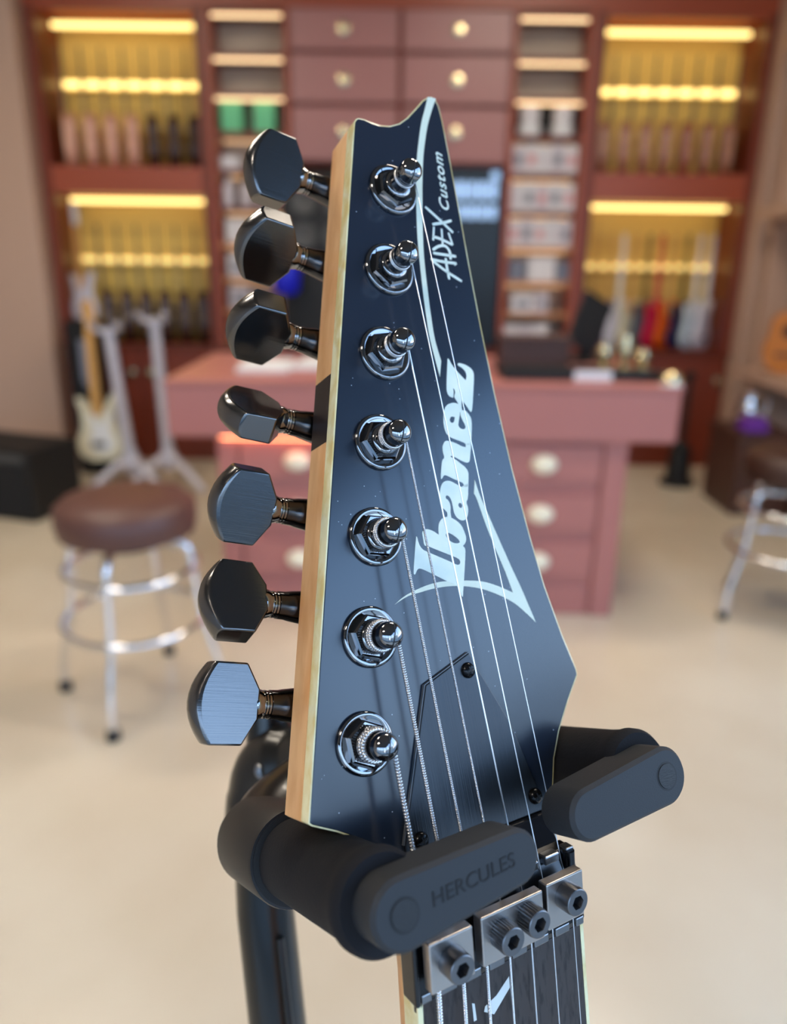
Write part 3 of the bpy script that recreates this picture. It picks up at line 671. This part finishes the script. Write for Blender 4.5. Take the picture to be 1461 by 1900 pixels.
LA = [(12.56,105.4),(13.04,106.61),(12.45,107.51),(11.52,108.27),(11.19,109.65),(11.51,111.5),(12.32,113.75),(13.36,115.02),(14.77,115.45),(16.21,115.12),(18.12,113.89),(19.24,113.15),(19.97,113.61),(21.78,114.23),(21.38,112.97),(20.63,110.02),(19.69,108.91),(20.06,107.42),(19.56,105.51),(18.61,104.33),(17.51,104.03),(16.29,104.5),(15.41,105.52),(15.08,106.73),(15.12,108.63),(15.04,110.04),(14.57,111.1),(13.91,111.5),(13.44,111.2),(13.35,110.58),(13.87,110.23),(14.37,109.34),(14.38,108.07),(14.0,106.85),(13.92,105.17)]
LA_HOLE = [(16.99,108.58),(17.39,109.01),(18.03,108.86),(18.28,108.19),(17.99,107.63),(17.41,107.56),(17.0,107.98)]
LN = [(14.55,121.15),(13.84,119.15),(12.95,116.32),(13.11,115.93),(13.59,116.27),(14.08,116.87),(14.9,116.93),(16.79,115.84),(19.1,114.76),(20.01,114.25),(20.1,113.73),(19.75,113.11),(21.36,112.89),(22.33,116.35),(22.36,117.57),(21.6,118.8),(20.3,119.89),(19.01,121.02),(17.87,121.65),(17.44,121.99),(17.83,122.13),(19.14,121.57),(20.95,120.45),(22.47,119.82),(23.35,119.98),(23.76,120.61),(24.64,123.18),(25.31,125.35),(23.44,125.01),(23.15,124.24),(21.92,124.57),(20.08,125.64),(18.16,126.27),(16.93,126.47),(16.13,125.86),(15.49,124.82),(15.25,123.33),(15.51,121.81)]
LE = [(23.39,124.8),(23.17,125.47),(21.26,126.23),(19.36,126.99),(18.08,127.71),(17.45,128.74),(17.25,130.79),(17.69,133.39),(18.67,135.68),(19.94,136.69),(21.7,137.13),(23.12,136.91),(23.79,136.4),(23.92,135.59),(23.45,133.83),(22.53,131.66),(22.12,130.58),(22.38,129.9),(23.29,129.33),(24.12,129.47),(24.57,130.02),(24.35,130.92),(23.88,132.05),(23.54,133.3),(23.76,134.71),(25.39,134.88),(26.24,133.96),(26.93,132.81),(26.99,131.47),(26.36,128.83),(25.21,124.91)]
LE_HOLE = [(19.97,133.0),(19.45,131.88),(20.24,131.23),(21.02,131.68),(21.52,132.94),(20.69,133.19)]
LZ = [(22.99,150.01),(23.5,149.7),(23.74,148.66),(24.56,147.22),(26.21,145.18),(27.74,143.49),(28.35,144.7),(28.35,145.84),(27.78,146.84),(26.77,147.57),(26.06,147.93),(26.01,148.43),(26.71,148.66),(28.53,148.2),(30.21,147.28),(31.03,146.18),(30.95,144.67),(29.7,140.38),(28.31,135.9),(27.64,134.22),(27.13,134.33),(26.39,135.74),(25.7,136.88),(25.07,138.01),(24.49,136.02),(24.45,134.24),(23.66,134.27),(23.71,136.27),(23.34,137.39),(22.81,138.29),(22.65,138.96),(23.31,139.97),(23.27,140.96),(22.87,141.28),(22.8,140.07),(22.24,138.53),(21.06,138.87),(20.5,140.04),(20.62,141.45),(21.79,145.89)]
SW_LOW = [(24.1,114.91),(24.84,110.28),(26.26,105.16),(28.26,98.01),(30.58,89.94),(32.69,83.18),(35.37,73.2),(32.58,76.34),(29.53,79.4),(26.31,81.61),(22.58,83.67),(18.81,85.3),(14.03,86.64),(9.22,87.37),(4.39,87.5),(0.52,87.21),(-3.76,86.77),(-8.08,85.32),(-5.13,86.79),(-1.68,87.83),(2.25,88.62),(6.16,88.92),(10.49,88.61),(15.35,87.97),(20.25,86.96),(25.02,84.98),(29.51,82.51),(28.16,88.99),(26.49,95.21),(24.92,101.85),(23.55,109.32),(22.92,111.11)]
SW_UP = [(34.54,232.15),(32.3,227.3),(30.14,222.74),(27.72,216.13),(25.81,210.21),(23.92,202.86),(22.41,195.17),(21.03,187.59),(20.06,180.15),(19.05,169.82),(18.54,162.6),(18.31,155.45),(19.14,144.59),(20.65,149.3),(19.95,155.47),(20.19,162.65),(20.71,169.9),(21.74,180.28),(23.01,187.77),(24.01,192.84),(25.09,197.97),(26.23,203.15),(28.26,211.07),(30.03,216.49),(32.42,222.6),(35.04,227.8),(37.5,232.18)]
STROKES = {
'A1':[(23.95,179.67),(28.22,179.15),(32.8,178.99)],
'A2':[(24.27,179.34),(28.39,176.35),(33.43,173.48)],
'A3':[(29.31,180.4),(29.09,178.27),(29.02,173.82)],
'A4':[(32.8,178.99),(31.85,178.46)],
'P1':[(25.18,181.62),(29.53,181.36),(33.16,181.15)],
'P2':[(25.25,182.56),(27.39,183.78),(29.64,184.2),(30.8,183.35),(31.24,181.72),(30.85,180.04)],
'E1':[(26.05,186.73),(28.76,186.25),(32.75,184.69)],
'E2':[(26.06,185.55),(27.3,189.9)],
'E3':[(29.14,184.4),(29.88,189.44)],
'E4':[(32.75,184.69),(32.11,188.45)],
'X1':[(25.57,195.88),(30.52,191.64),(33.79,188.6)],
'X2':[(26.92,190.58),(31.02,191.45),(34.13,192.47)],
}

for nm, loops in (('logo_letter', [LB, LB_HOLE]), ('logo_letter', [LA, LA_HOLE]), ('logo_letter', [LN]), ('logo_letter', [LE, LE_HOLE]), ('logo_letter', [LZ])):
    gpart(nm, fill_me([smooth_loop(l, 0.1) for l in loops], 0.02, 0.05, nm), 'logo_pearl', head)
def spline_edge(lp, corners):
    """smooth a long outline but keep the listed corner points"""
    cs = sorted(corners); out = []; n = len(lp)
    for a, b in zip(cs, cs[1:] + [cs[0] + n]):
        seg = [(*lp[k % n], 0) for k in range(a, b + 1)]
        out += [(p.x, p.y) for p in curve_pts(seg, 4)][:-1]
    return out
gpart('logo_swoosh', fill_me([spline_edge(SW_UP, (0, 12, 13, 26))], 0.01, 0.04, 'swoosh'), 'logo_mint', head)
gpart('logo_swoosh', fill_me([spline_edge(SW_LOW, (0, 6, 17, 26, 31))], 0.01, 0.04, 'swoosh'), 'logo_mint', head)
def stroke_me(pts, w):
    P = [Vector((*p, 0)) for p in pts]
    if len(P) > 2: P = curve_pts(P, 4)
    n = len(P); L, R = [], []
    for i in range(n):
        t = (P[min(n - 1, i + 1)] - P[max(0, i - 1)]).normalized(); s = Vector((-t.y, t.x, 0))
        e = w / 2 * (1.0 if 0 < i < n - 1 else 0.75)
        L.append(tuple((P[i] + s * e)[:2])); R.append(tuple((P[i] - s * e)[:2]))
    return fill_me([L + R[::-1]], 0.02, 0.04, 'stroke')
for k, v in STROKES.items(): gpart('script_stroke', stroke_me(v, 0.85), 'logo_pearl', head)
me = text_me('Custom', 4.6, 0.28, 0.02, 1.12, 0.06)
me.transform(Matrix.Scale(0.86, 4, (1, 0, 0)))
bb = [v.co.x for v in me.vertices]; me.transform(Matrix.Scale(18.6 / (max(bb) - min(bb)), 4, (1, 0, 0)))
me.transform(Matrix.Translation((33.35, 204.5, 0.03)) @ Matrix.Rotation(math.atan2(18.2, 1.5), 4, 'Z'))
gpart('script_word', me, 'logo_pearl', head)

# tuners -------------------------------------------------------------
EV = Vector((0.2551, 0.9669, 0)); SV = Vector((-0.9669, 0.2551, 0))
T0 = Vector((15.34, 199.6, 0))
PEG_ANG = [-12, -58, -65, 49, -26, 21, 0]
def hexnut(r, z0, z1, ch):
    vs, fs = [], []; rings = []
    for rr, z in ((r, z0), (r, z1 - ch), (r - ch, z1), (r * 0.62, z1)):
        rings.append(len(vs)); vs += [(rr * math.cos(PI / 3 * i + 0.4), rr * math.sin(PI / 3 * i + 0.4), z) for i in range(6)]
    for a, b in zip(rings, rings[1:]):
        fs += [(a + i, a + (i + 1) % 6, b + (i + 1) % 6, b + i) for i in range(6)]
    fs.append(tuple(range(rings[-1], rings[-1] + 6)))
    return mesh('hex_nut', vs, fs)
def knurl(r, z0, z1, n=44):
    vs, fs = [], []
    for z in (z0, z1):
        for i in range(2 * n):
            a = PI * i / n; rr = r if i % 2 else r * 0.93
            vs.append((rr * math.cos(a), rr * math.sin(a), z))
    m_ = 2 * n
    fs = [(i, (i + 1) % m_, m_ + (i + 1) % m_, m_ + i) for i in range(m_)] + [tuple(range(m_, 2 * m_))]
    return mesh('knurl', vs, fs)
me_w = mm(lathe_me([(0, 0), (7.1, 0), (7.45, 0.25), (7.5, 0.7), (7.25, 1.15), (6.8, 1.3), (6.2, 1.15), (5.6, 0.95), (0, 0.95)], 64, 'washer')); shade(me_w, 60)
me_h = mm(hexnut(5.7, 0.95, 2.7, 0.5))
me_k = mm(knurl(4.35, 2.6, 3.5))
me_p = mm(lathe_me([(0, 2.5), (3.95, 2.5), (3.95, 3.5), (3.7, 3.8), (3.0, 3.9), (2.95, 4.4), (2.85, 5.0), (2.8, 6.2), (2.8, 7.6), (2.85, 8.4), (2.95, 8.7), (0, 8.7)], 40, 'post')); shade(me_p, 50)
cap_prof = [(0, 8.6), (2.9, 8.6), (3.15, 8.8), (3.15, 10.7)] + [(3.15 * math.cos(a), 10.7 + 1.9 * math.sin(a)) for a in (0.2, 0.45, 0.7, 0.95, 1.2, 1.4)] + [(0, 12.6)]
me_c = mm(lathe_me(cap_prof, 40, 'post_cap')); shade(me_c, 40)
def slot_me():
    vs, fs = [], []; n = 18
    for i in range(n + 1):
        a = PI * i / n; x = 3.17 * math.cos(a); z = 10.7 + 1.93 * math.sin(a)
        for y in (-0.16, 0.16): vs += [(x, y, z)]
        for y in (-0.16, 0.16): vs += [(x * 0.9, y, z - 0.25)]
    for i in range(n):
        a, b = 4 * i, 4 * i + 4
        fs += [(a, a + 1, b + 1, b), (a + 2, b + 2, b + 3, a + 3), (a, b, b + 2, a + 2), (a + 1, a + 3, b + 3, b + 1)]
    return mesh('slot', vs, fs)
me_s = mm(slot_me())
# housing behind the headstock, stem collars and button, built along +x = outwards
me_hs = mm(lathe_me([(0, -23.8), (6.9, -23.8), (7.6, -23.2), (7.8, -21), (7.8, -14.6), (0, -14.6)], 32, 'gear_housing')); shade(me_hs, 40)
def along_x(prof, seg=28):
    me = lathe_me(prof, seg); me.transform(Matrix.Rotation(PI / 2, 4, 'Y')); return mm(me)
me_st = along_x([(0, -2), (5.0, -2), (5.0, 6), (3.9, 14.0), (3.65, 15.2), (3.6, 17.3), (3.0, 17.5), (0, 17.5)]); shade(me_st, 40)
me_c1 = along_x([(0, 17.4), (3.4, 17.5), (3.4, 18.0), (3.0, 18.1), (3.0, 18.3), (3.5, 18.4), (3.5, 18.8), (3.1, 18.9), (3.1, 19.2), (3.5, 19.4), (3.85, 20.6), (3.8, 21.6), (0, 21.9)]); shade(me_c1, 40)
arc_y = [9.8, 8.6, 7.2, 5.6, 3.8, 1.9, 0.0]
bprof = [(21.0, -3.6), (24.6, -9.8)] + [(32.4 + 3.3 * (1 - (y / 9.8) ** 2), -y) for y in arc_y] + [(32.4 + 3.3 * (1 - (y / 9.8) ** 2), y) for y in arc_y[-2::-1]] + [(24.6, 9.8), (21.0, 3.6)]
def button_me():
    """flat faces, straight rims, a rounded outer end"""
    vs, fs = [], []; n = len(bprof)
    layers = ((-3.7, 0.0), (-2.9, 1.0), (-1.6, 1.75), (0.0, 2.0), (1.6, 1.75), (2.9, 1.0), (3.7, 0.0))
    for z, k in layers:
        vs += [(x + (k * (1 - 0.5 * (y / 9.8) ** 2) if x > 28 else 0), y, z) for x, y in bprof]
    for q in range(len(layers) - 1):
        for i in range(n):
            j = (i + 1) % n; fs.append((q * n + i, q * n + j, (q + 1) * n + j, (q + 1) * n + i))
    fs += [tuple(reversed(range(n))), tuple(range((len(layers) - 1) * n, len(layers) * n))]
    return mesh('button', vs, fs)
me_b = mm(button_me()); shade(me_b, 28)
for k in range(7):
    T = T0 - EV * 25 * k
    t = add('tuner', me_hs, MATS['brushed_dark'], GUITAR); t.location = T * 0.001
    t['label'] = 'dark chrome tuning machine'
    for nm, me_, m_ in (('washer', me_w, 'black_chrome'), ('hex_nut', me_h, 'black_chrome'), ('knurled_ring', me_k, 'knurl_dark'), ('string_post', me_p, 'black_chrome'), ('post_cap', me_c, 'black_chrome')):
        o = add(nm, me_, MATS[m_], t)
        if nm == 'hex_nut': o.rotation_euler.z = 0.9 * k
    o = add('cap_slot', me_s, MATS['slot_black'], t); o.rotation_euler.z = math.radians(75)
    base = Matrix(((SV.x, EV.x, 0, EV.x * 0.0078), (SV.y, EV.y, 0, EV.y * 0.0078), (0, 0, 1, -0.0200), (0, 0, 0, 1)))
    # x outwards, y up the tuner line, z out of the face; the button turns about x
    for nm, me_, m_ in (('peg_stem', me_st, 'brushed_dark'), ('stem_collar', me_c1, 'black_chrome')):
        o = add(nm, me_, MATS[m_], t); o.matrix_local = base
    o = add('peg_button', me_b, MATS['peg_face'], t, bevel=0.00045, seg=2)
    o.matrix_local = base @ Matrix.Rotation(math.radians(-PEG_ANG[k]), 4, 'X')

# strings ------------------------------------------------------------
BEAD = (0.74, 0.94, 1.0, 0.94)
GA = [0.75, 0.59, 0.46, 0.34, 0.215, 0.165, 0.13]         # radii, lowest string first
for i in range(7):
    r = GA[i]; wound = i < 4
    T = T0 - EV * 25 * (6 - i)
    xn = -20.4 + 6.8 * i
    n0 = NECK @ Vector((xn, 3.0, 0.9 + r))
    nb = NECK @ Vector((xn * 1.012, -12.0, 1.2 + r))
    ne = NECK @ Vector((xn * 1.36, -640.0, 9.0 + r))
    zc = 7.9 - r if wound else 7.2
    # tangent point on the right-hand side of the post
    d2 = Vector((n0.x - T.x, n0.y - T.y)); L = d2.length; rr = 2.9 + r
    an = math.atan2(d2.y, d2.x) + math.acos(rr / L)
    tp = Vector((T.x + rr * math.cos(an), T.y + rr * math.sin(an), zc))
    pitch = max(0.36, r * 0.95)
    def body(P0, P1, bumps):
        P0, P1 = Vector(P0), Vector(P1); Ln = (P1 - P0).length
        if not bumps: return [P0, P1], [r, r]
        n = int(Ln / (pitch / 4)); return [P0.lerp(P1, q / n) for q in range(n + 1)], [r * BEAD[q % 4] for q in range(n + 1)]
    p1, r1 = body(tp, n0, wound); p2, r2 = body(n0, NECK @ Vector((xn * 1.03, -34.0, 1.3 + r)), wound); p3, r3 = body(NECK @ Vector((xn * 1.03, -34.0, 1.3 + r)), ne, False)
    s = gpart('string', tube_me(p1 + p2[1:] + p3[1:], r1 + r2[1:] + r3[1:], 8 if wound else 6, 'string'), 'wound_string' if wound else 'steel_string', smooth=48)
    turns = (2.3, 2.2, 2.1, 2.6, 3.2, 3.0, 3.2)[i]
    n = int(turns * (44 if wound else 36)); pts, rs = [], []
    seglen = 2 * PI * rr * turns / n
    n = int(2 * PI * rr * turns / (pitch / 4)) if wound else n
    for q in range(n + 1):
        f = q / n; a2 = an + 2 * PI * turns * f
        pts.append((T.x + rr * math.cos(a2), T.y + rr * math.sin(a2), zc - turns * f * (2 * r * 1.0)))
        rs.append(r * BEAD[q % 4] if wound else r)
    gpart('string_coil', tube_me(pts, rs, 8, 'coil'), 'wound_string' if wound else 'steel_string', s, smooth=48)

# truss rod cover ----------------------------------------------------
PL = [(10.6, 69.6), (-4.1, 64.3), (-17.6, 29.5), (-17.6, 25.5), (24.8, 25.5), (24.8, 28.5), (19.4, 49.5), (12.2, 65.5)]
cv = gpart('truss_rod_cover', prism_me(PL, 0.0, 1.15, 'cover'), 'plate_black', bevel=0.3)
cv['label'] = 'brushed black truss rod cover plate'
gpart('bevel_edge', prism_me([(10.65, 69.8), (-4.3, 64.45), (-17.9, 29.5), (-17.5, 29.4), (-4.0, 64.1), (10.5, 69.4)], 0.0, 0.9, 'bevel_edge'), 'plate_edge', cv)
me_scr = mm(lathe_me([(0, 1.0), (2.0, 1.0), (2.05, 1.4), (1.7, 2.1), (1.0, 2.5), (0, 2.6)], 24, 'screw')); shade(me_scr, 50)
def cross_me():
    vs = []; fs = []
    for a in (0.3, 0.3 + PI / 2):
        b = len(vs); c_, s_ = math.cos(a), math.sin(a)
        for z in (2.2, 2.63):
            for x, y in ((-1, -0.2), (1, -0.2), (1, 0.2), (-1, 0.2)): vs.append((x * c_ - y * s_, x * s_ + y * c_, z))
        fs += [(b + 4, b + 5, b + 6, b + 7), (b, b + 1, b + 5, b + 4), (b + 1, b + 2, b + 6, b + 5), (b + 2, b + 3, b + 7, b + 6), (b + 3, b, b + 4, b + 7)]
    return mesh('cross', vs, fs)
me_x = mm(cross_me())
for x, y in ((9.2, 65.3), (22.6, 29.6), (-13.2, 29.4)):
    o = add('screw', me_scr, MATS['screw_black'], cv); o.location = (x * 0.001, y * 0.001, 0)
    o = add('screw_recess', me_x, MATS['slot_black'], cv); o.location = (x * 0.001, y * 0.001, 0)
# ramp from the face up to the nut
rp_ = mesh('ramp', [(-24, 25.6, 0), (24.6, 25.6, 0), (-24, 25.0, 2.2), (24.4, 25.0, 2.2), (-24, 17.0, 5.6), (24.2, 17.0, 5.6), (-24, 15, -1), (24.2, 15, -1)],
           [(0, 1, 3, 2), (2, 3, 5, 4), (4, 5, 7, 6), (0, 2, 4, 6), (1, 7, 5, 3), (0, 6, 7, 1)])
gpart('nut_ramp', rp_, 'gloss_black', bevel=0.4)

# locking nut --------------------------------------------------------
def npart(name, me, m, parent=None, **k):
    me.transform(NECK); return gpart(name, me, m, parent, **k)
def nbox(x0, x1, y0, y1, z0, z1): return box_me(x0, x1, y0, y1, z0, z1)
prof = [(-1.2, -4), (-1.2, 0.1), (0.6, 0.7), (6, 0.5), (12, -0.9), (17.6, -3.2), (17.6, -7)]
vs = [(x, y, z) for x in (-25.0, 24.6) for y, z in prof]; n = len(prof)
fs = [tuple(range(n)), tuple(range(2 * n - 1, n - 1, -1))] + [(i, n + i, n + (i + 1) % n, (i + 1) % n) for i in range(n)]
lock = npart('locking_nut', mesh('nut_base', vs, fs), 'nut_dark', bevel=0.3)
lock['label'] = 'dark metal locking nut'
npart('end_flange', nbox(-25.9, -24.6, -1.0, 14.5, -4.6, 1.2), 'nut_dark', lock, bevel=0.5)
for i in range(8):
    xa = -20.4 + 6.8 * i - 6.0; xb = xa + 5.2
    xa = max(xa, -24.6); xb = min(xb, 24.4)
    if xb - xa < 1.5: continue
    npart('nut_tooth', nbox(xa + 0.3, xb - 0.3, -0.9, 1.3, -0.5, 1.0), 'nut_tooth', lock, bevel=0.35)
    npart('nut_tooth', nbox(xa + 0.3, xb - 0.3, 16.2, 18.4, -4.2, -1.3), 'nut_tooth', lock, bevel=0.35)
for x0, x1, y0, y1 in ((-24.0, -12.4, 3.6, 14.9), (-10.1, 8.0, 4.0, 15.5), (9.2, 20.8, 4.9, 16.2)):
    me = nbox(x0, x1, y0, y1, 1.9, 4.9)
    npart('clamp_block', me, 'nut_metal', lock, bevel=0.35, seg=3)
def cap_me(knurled):
    vs, fs = [], []; seg = 64
    def ring(r, z, hexa=False, kn=False):
        b = len(vs)
        for i in range(seg):
            a = 2 * PI * i / seg
            rr = r
            if hexa: k_ = (a % (PI / 3)) - PI / 6; rr = r * math.cos(PI / 6) / math.cos(k_)
            if kn and i % 2: rr = r * 0.95
            vs.append((rr * math.cos(a), rr * math.sin(a), z))
        return b
    rg = [ring(3.3, 4.6, kn=knurled), ring(3.3, 8.3, kn=knurled), ring(3.15, 9.1), ring(2.95, 9.25), ring(1.75, 9.25, True), ring(1.65, 9.0, True), ring(1.6, 6.2, True)]
    for a, b in zip(rg, rg[1:]): fs.extend([(a + i, a + (i + 1) % seg, b + (i + 1) % seg, b + i) for i in range(seg)])
    fs.append(tuple(range(rg[-1], rg[-1] + seg)))
    return mesh('cap_screw', vs, fs)
for x, y, kn in ((-18.6, 9.6, False), (-4.7, 10.2, True), (3.1, 11.2, True), (14.8, 12.0, False)):
    me = cap_me(kn); me.transform(Matrix.Translation((x, y, 0)))
    npart('clamp_screw', me, 'cap_screw', lock, smooth=30)
for x, y, z, L_, r_ in ((-23.6, -1.4, -1.4, 4.2, 1.35), (22.4, 15.5, -1.5, 4.4, 1.5)):
    me = lathe_me([(0, 0), (r_ * 0.8, 0), (r_, 0.3), (r_, L_), (0, L_)], 20); me.transform(Matrix.Translation((x, y, z)) @ Matrix.Rotation(-PI / 2 if y > 0 else PI / 2, 4, 'X') @ Matrix.Translation((0, 0, -L_ / 2)))
    npart('nut_pin', me, 'nut_dark', lock, smooth=40)

# neck, board, body --------------------------------------------------
def loft(secs, name):
    n = len(secs[0]); vs = [p for s_ in secs for p in s_]; fs = []
    for a in range(len(secs) - 1):
        for i in range(n): fs.append((a * n + i, a * n + (i + 1) % n, (a + 1) * n + (i + 1) % n, (a + 1) * n + i))
    fs += [tuple(reversed(range(n))), tuple(range((len(secs) - 1) * n, len(secs) * n))]
    return mesh(name, vs, fs)
secs = []
for y, w, zt, zb in ((31, 24.6, -21, -28.2), (24, 24.2, -18, -25.6), (17.0, 24, -9, -23), (10, 24, -6, -20.6), (0, 24, -6, -19.4), (-30, 24.6, -6, -19.2), (-200, 27.5, -6, -20.5), (-430, 31.5, -6, -22)):
    secs.append([(math.copysign(abs(math.cos(a)) ** 0.6, math.cos(a)) * w, y, zt - (zt - zb) * abs(math.sin(a)) ** 0.9) for a in [PI + PI * i / 16 for i in range(17)]])
npart('neck', loft(secs, 'neck'), 'maple', smooth=50)
board = npart('fretboard', loft([[(-w, y, -6), (w, y, -6), (w, y, 0), (-w, y, 0)] for y, w in ((-1.3, 23.6), (-30, 24.2), (-480, 31.6))], 'board'), 'rosewood', bevel=0.3)
for sg in (-1, 1):
    npart('board_binding', loft([[(sg * w, y, -6.2), (sg * (w + 1.2), y, -6.2), (sg * (w + 1.2), y, -0.25), (sg * w, y, -0.05)] for y, w in ((-1.3, 23.6), (-30, 24.2), (-480, 31.6))], 'binding'), 'pearl_binding', board)
yf = 0.0
for k in range(1, 22):
    yf = 648 * (1 - 2 ** (-k / 12)); w = 23.8 + (31.6 - 23.8) * yf / 480
    if yf > 470: break
    me = tube_me([(-w, -yf, 0.25), (w, -yf, 0.25)], 1.1, 10); npart('fret', me, 'steel_string', board, smooth=60)
npart('inlay', prism_me([(-7.4, -10.5), (-7.0, -9.4), (-3.6, -8.2), (0.4, -5.2), (0.4, -8), (-4.6, -12.4)], -0.2, 0.06, 'inlay'), 'inlay_white', board)
npart('inlay', prism_me([(-10.6, -7.0), (-9.9, -7.4), (-9.6, -11.5), (-10.4, -11.5)], -0.2, 0.06, 'inlay'), 'inlay_white', board)
bd = [(x * 1000 / 0.78 * 0.80, y * 1000 / 0.78 * 0.80) for x, y in [(a * 0.78, b_ * 0.78) for a, b_ in ELE]]
me = prism_me([(x, y - 760) for x, y in bd], -36, -3, 'body'); npart('body', me, 'gloss_black', bevel=4)

# ---------------------------------------------------------------- the guitar stand that holds it
STAND = empty('guitar_stand', label='black padded guitar stand gripping the neck in the foreground', cat='stand')
STAND.matrix_world = GM
def spart(name, me, m, parent=None, **k): return gpart(name, me, m, parent or STAND, **k)
def lz(prof, x, y, seg=48):
    me = lathe_me(prof, seg); me.transform(Matrix.Translation((x, y, 0))); return me
def stadium(pts, z0, z1, ch):
    """bar with a chamfered front"""
    a = pts; b = inset(pts, ch); n = len(a)
    vs = [(x, y, z0) for x, y in a] + [(x, y, z1 - ch) for x, y in a] + [(x, y, z1) for x, y in b]
    fs = [tuple(reversed(range(n)))] + [(i, (i + 1) % n, n + (i + 1) % n, n + i) for i in range(n)] + [(n + i, n + (i + 1) % n, 2 * n + (i + 1) % n, 2 * n + i) for i in range(n)] + [tuple(range(2 * n, 3 * n))]
    return mesh('bar', vs, fs)
def bar_pts(cx1, cy1, r1, cx2, cy2, r2):
    """rounded bar between two circles, clockwise"""
    out = []
    a0 = math.atan2(cy2 - cy1, cx2 - cx1); L = math.hypot(cx2 - cx1, cy2 - cy1); be = math.acos((r1 - r2) / L)
    for i in range(19):
        a = a0 + 2 * PI - be - (2 * PI - 2 * be) * i / 18; out.append((cx1 + r1 * math.cos(a), cy1 + r1 * math.sin(a)))
    for i in range(15):
        a = a0 + be - 2 * be * i / 14; out.append((cx2 + r2 * math.cos(a), cy2 + r2 * math.sin(a)))
    return out
for (px_, py_), (tx, ty), r1, r2, txt in (((-34.2, 26.4), (-5.2, 27.9), 7.2, 5.9, True), ((43.2, 32.0), (17.2, 30.3), 7.0, 6.0, False)):
    pr = spart('prong', lz([(0, -34), (10.0, -34), (10.1, 10), (10.4, 14), (10.9, 16), (10.8, 18), (9.9, 19.4), (0, 19.4)], px_, py_), 'foam_black', smooth=50)
    spart('prong_sleeve', lz([(0, -58), (11.6, -58), (12.2, -56), (12.4, -29), (12.1, -28), (10, -28), (0, -28)], px_, py_), 'sleeve_black', pr, smooth=40)
    spart('seam_ring', lz([(9.9, -28.3), (11.4, -28.3), (11.5, -27.6), (9.9, -27.4)], px_, py_), 'rubber_dark', pr, smooth=40)
    B = bar_pts(px_, py_, r1, tx, ty, r2)
    arm = spart('locking_arm', stadium(B, 17.5, 28.0, 0.9), 'rubber_black', smooth=38)
    spart('pivot_ring', lz([(2.9, 27.9), (3.45, 27.9), (3.45, 28.03), (2.9, 28.03)], px_, py_), 'slot_black', arm)
    spart('pivot_disc', lz([(0, 27.9), (3.05, 27.9), (2.95, 28.2), (0, 28.25)], px_, py_, 40), 'rubber_disc', arm, smooth=40)
    if txt:
        me = text_me('HERCULES', 4.2, 0.12, 0.10, 1.02)
        bb = [v.co.x for v in me.vertices]; me.transform(Matrix.Scale(21.5 / (max(bb) - min(bb)), 4, (1, 0, 0)))
        me.transform(Matrix.Translation(((px_ + tx) / 2 + 2.6, (py_ + ty) / 2 + 0.2, 28.05)) @ Matrix.Rotation(math.atan2(ty - py_, tx - px_), 4, 'Z'))
        spart('raised_lettering', me, 'rubber_dark', arm)
spart('yoke_bar', tube_me(curve_pts([(-34.2, 26.4, -50), (-27, 30, -60), (-8, 34, -70), (8, 35, -74), (30, 34, -66), (43.2, 32.0, -50)], 6), 11.0, 20), 'stand_black', smooth=60)
spart('yoke_housing', tube_me(curve_pts([(2, 36, -66), (-2, 38, -92), (-9, 34, -108), (-12, 22, -114), (-14, 6, -118)], 6), [11] * 8 + [13.5] * 9 + [14] * 6 + [11.5] * 2, 24), 'stand_black', smooth=60)
spart('top_stub', tube_me([(-9, 30, -112), (-7, 58, -108)], [9, 7.5], 20), 'stand_black', smooth=60)
me = lathe_me([(0, 0), (3.4, 0), (3.4, 2.2), (2.2, 3.2), (0, 3.4)], 20); me.transform(Matrix.Translation((-15.5, 37, -98)) @ Matrix.Rotation(-0.4, 4, 'Y'))
spart('bolt', me, 'cap_screw', smooth=40)
bot = GM.inverted() @ Vector((-0.02, 0.47, 0.16)) * 1000
spart('upright_tube', tube_me([(-13.5, 10, -118), (-15, -16, -123), (-18, -400, -175), tuple(bot)], [10.4, 10.4, 10.4, 12], 28), 'stand_black', smooth=60)
spart('groove_strip', tube_me([(-14.5, -24, -113), (-15.2, -200, -137), (-15.6, -300, -151)], 1.5, 10), 'stand_black', smooth=60)
for a in (-1.2, 0.9, 3.0):
    hub = Vector((-0.02, 0.47, 0.30)); ft = Vector((-0.02 + 0.36 * math.cos(a), 0.47 + 0.36 * math.sin(a), 0.012))
    p1 = GM.inverted() @ hub * 1000; p2 = GM.inverted() @ ft * 1000
    l = spart('leg', tube_me([tuple(p1), tuple(p2)], 8.5, 14), 'stand_black', smooth=60)
    me = lathe_me([(0, -12), (15, -12), (15, 10), (9, 16), (0, 16)], 18); me.transform(GM.to_3x3().inverted().to_4x4()); me.transform(Matrix.Translation(p2))
    spart('rubber_foot', me, 'dark_rubber', l, smooth=40)
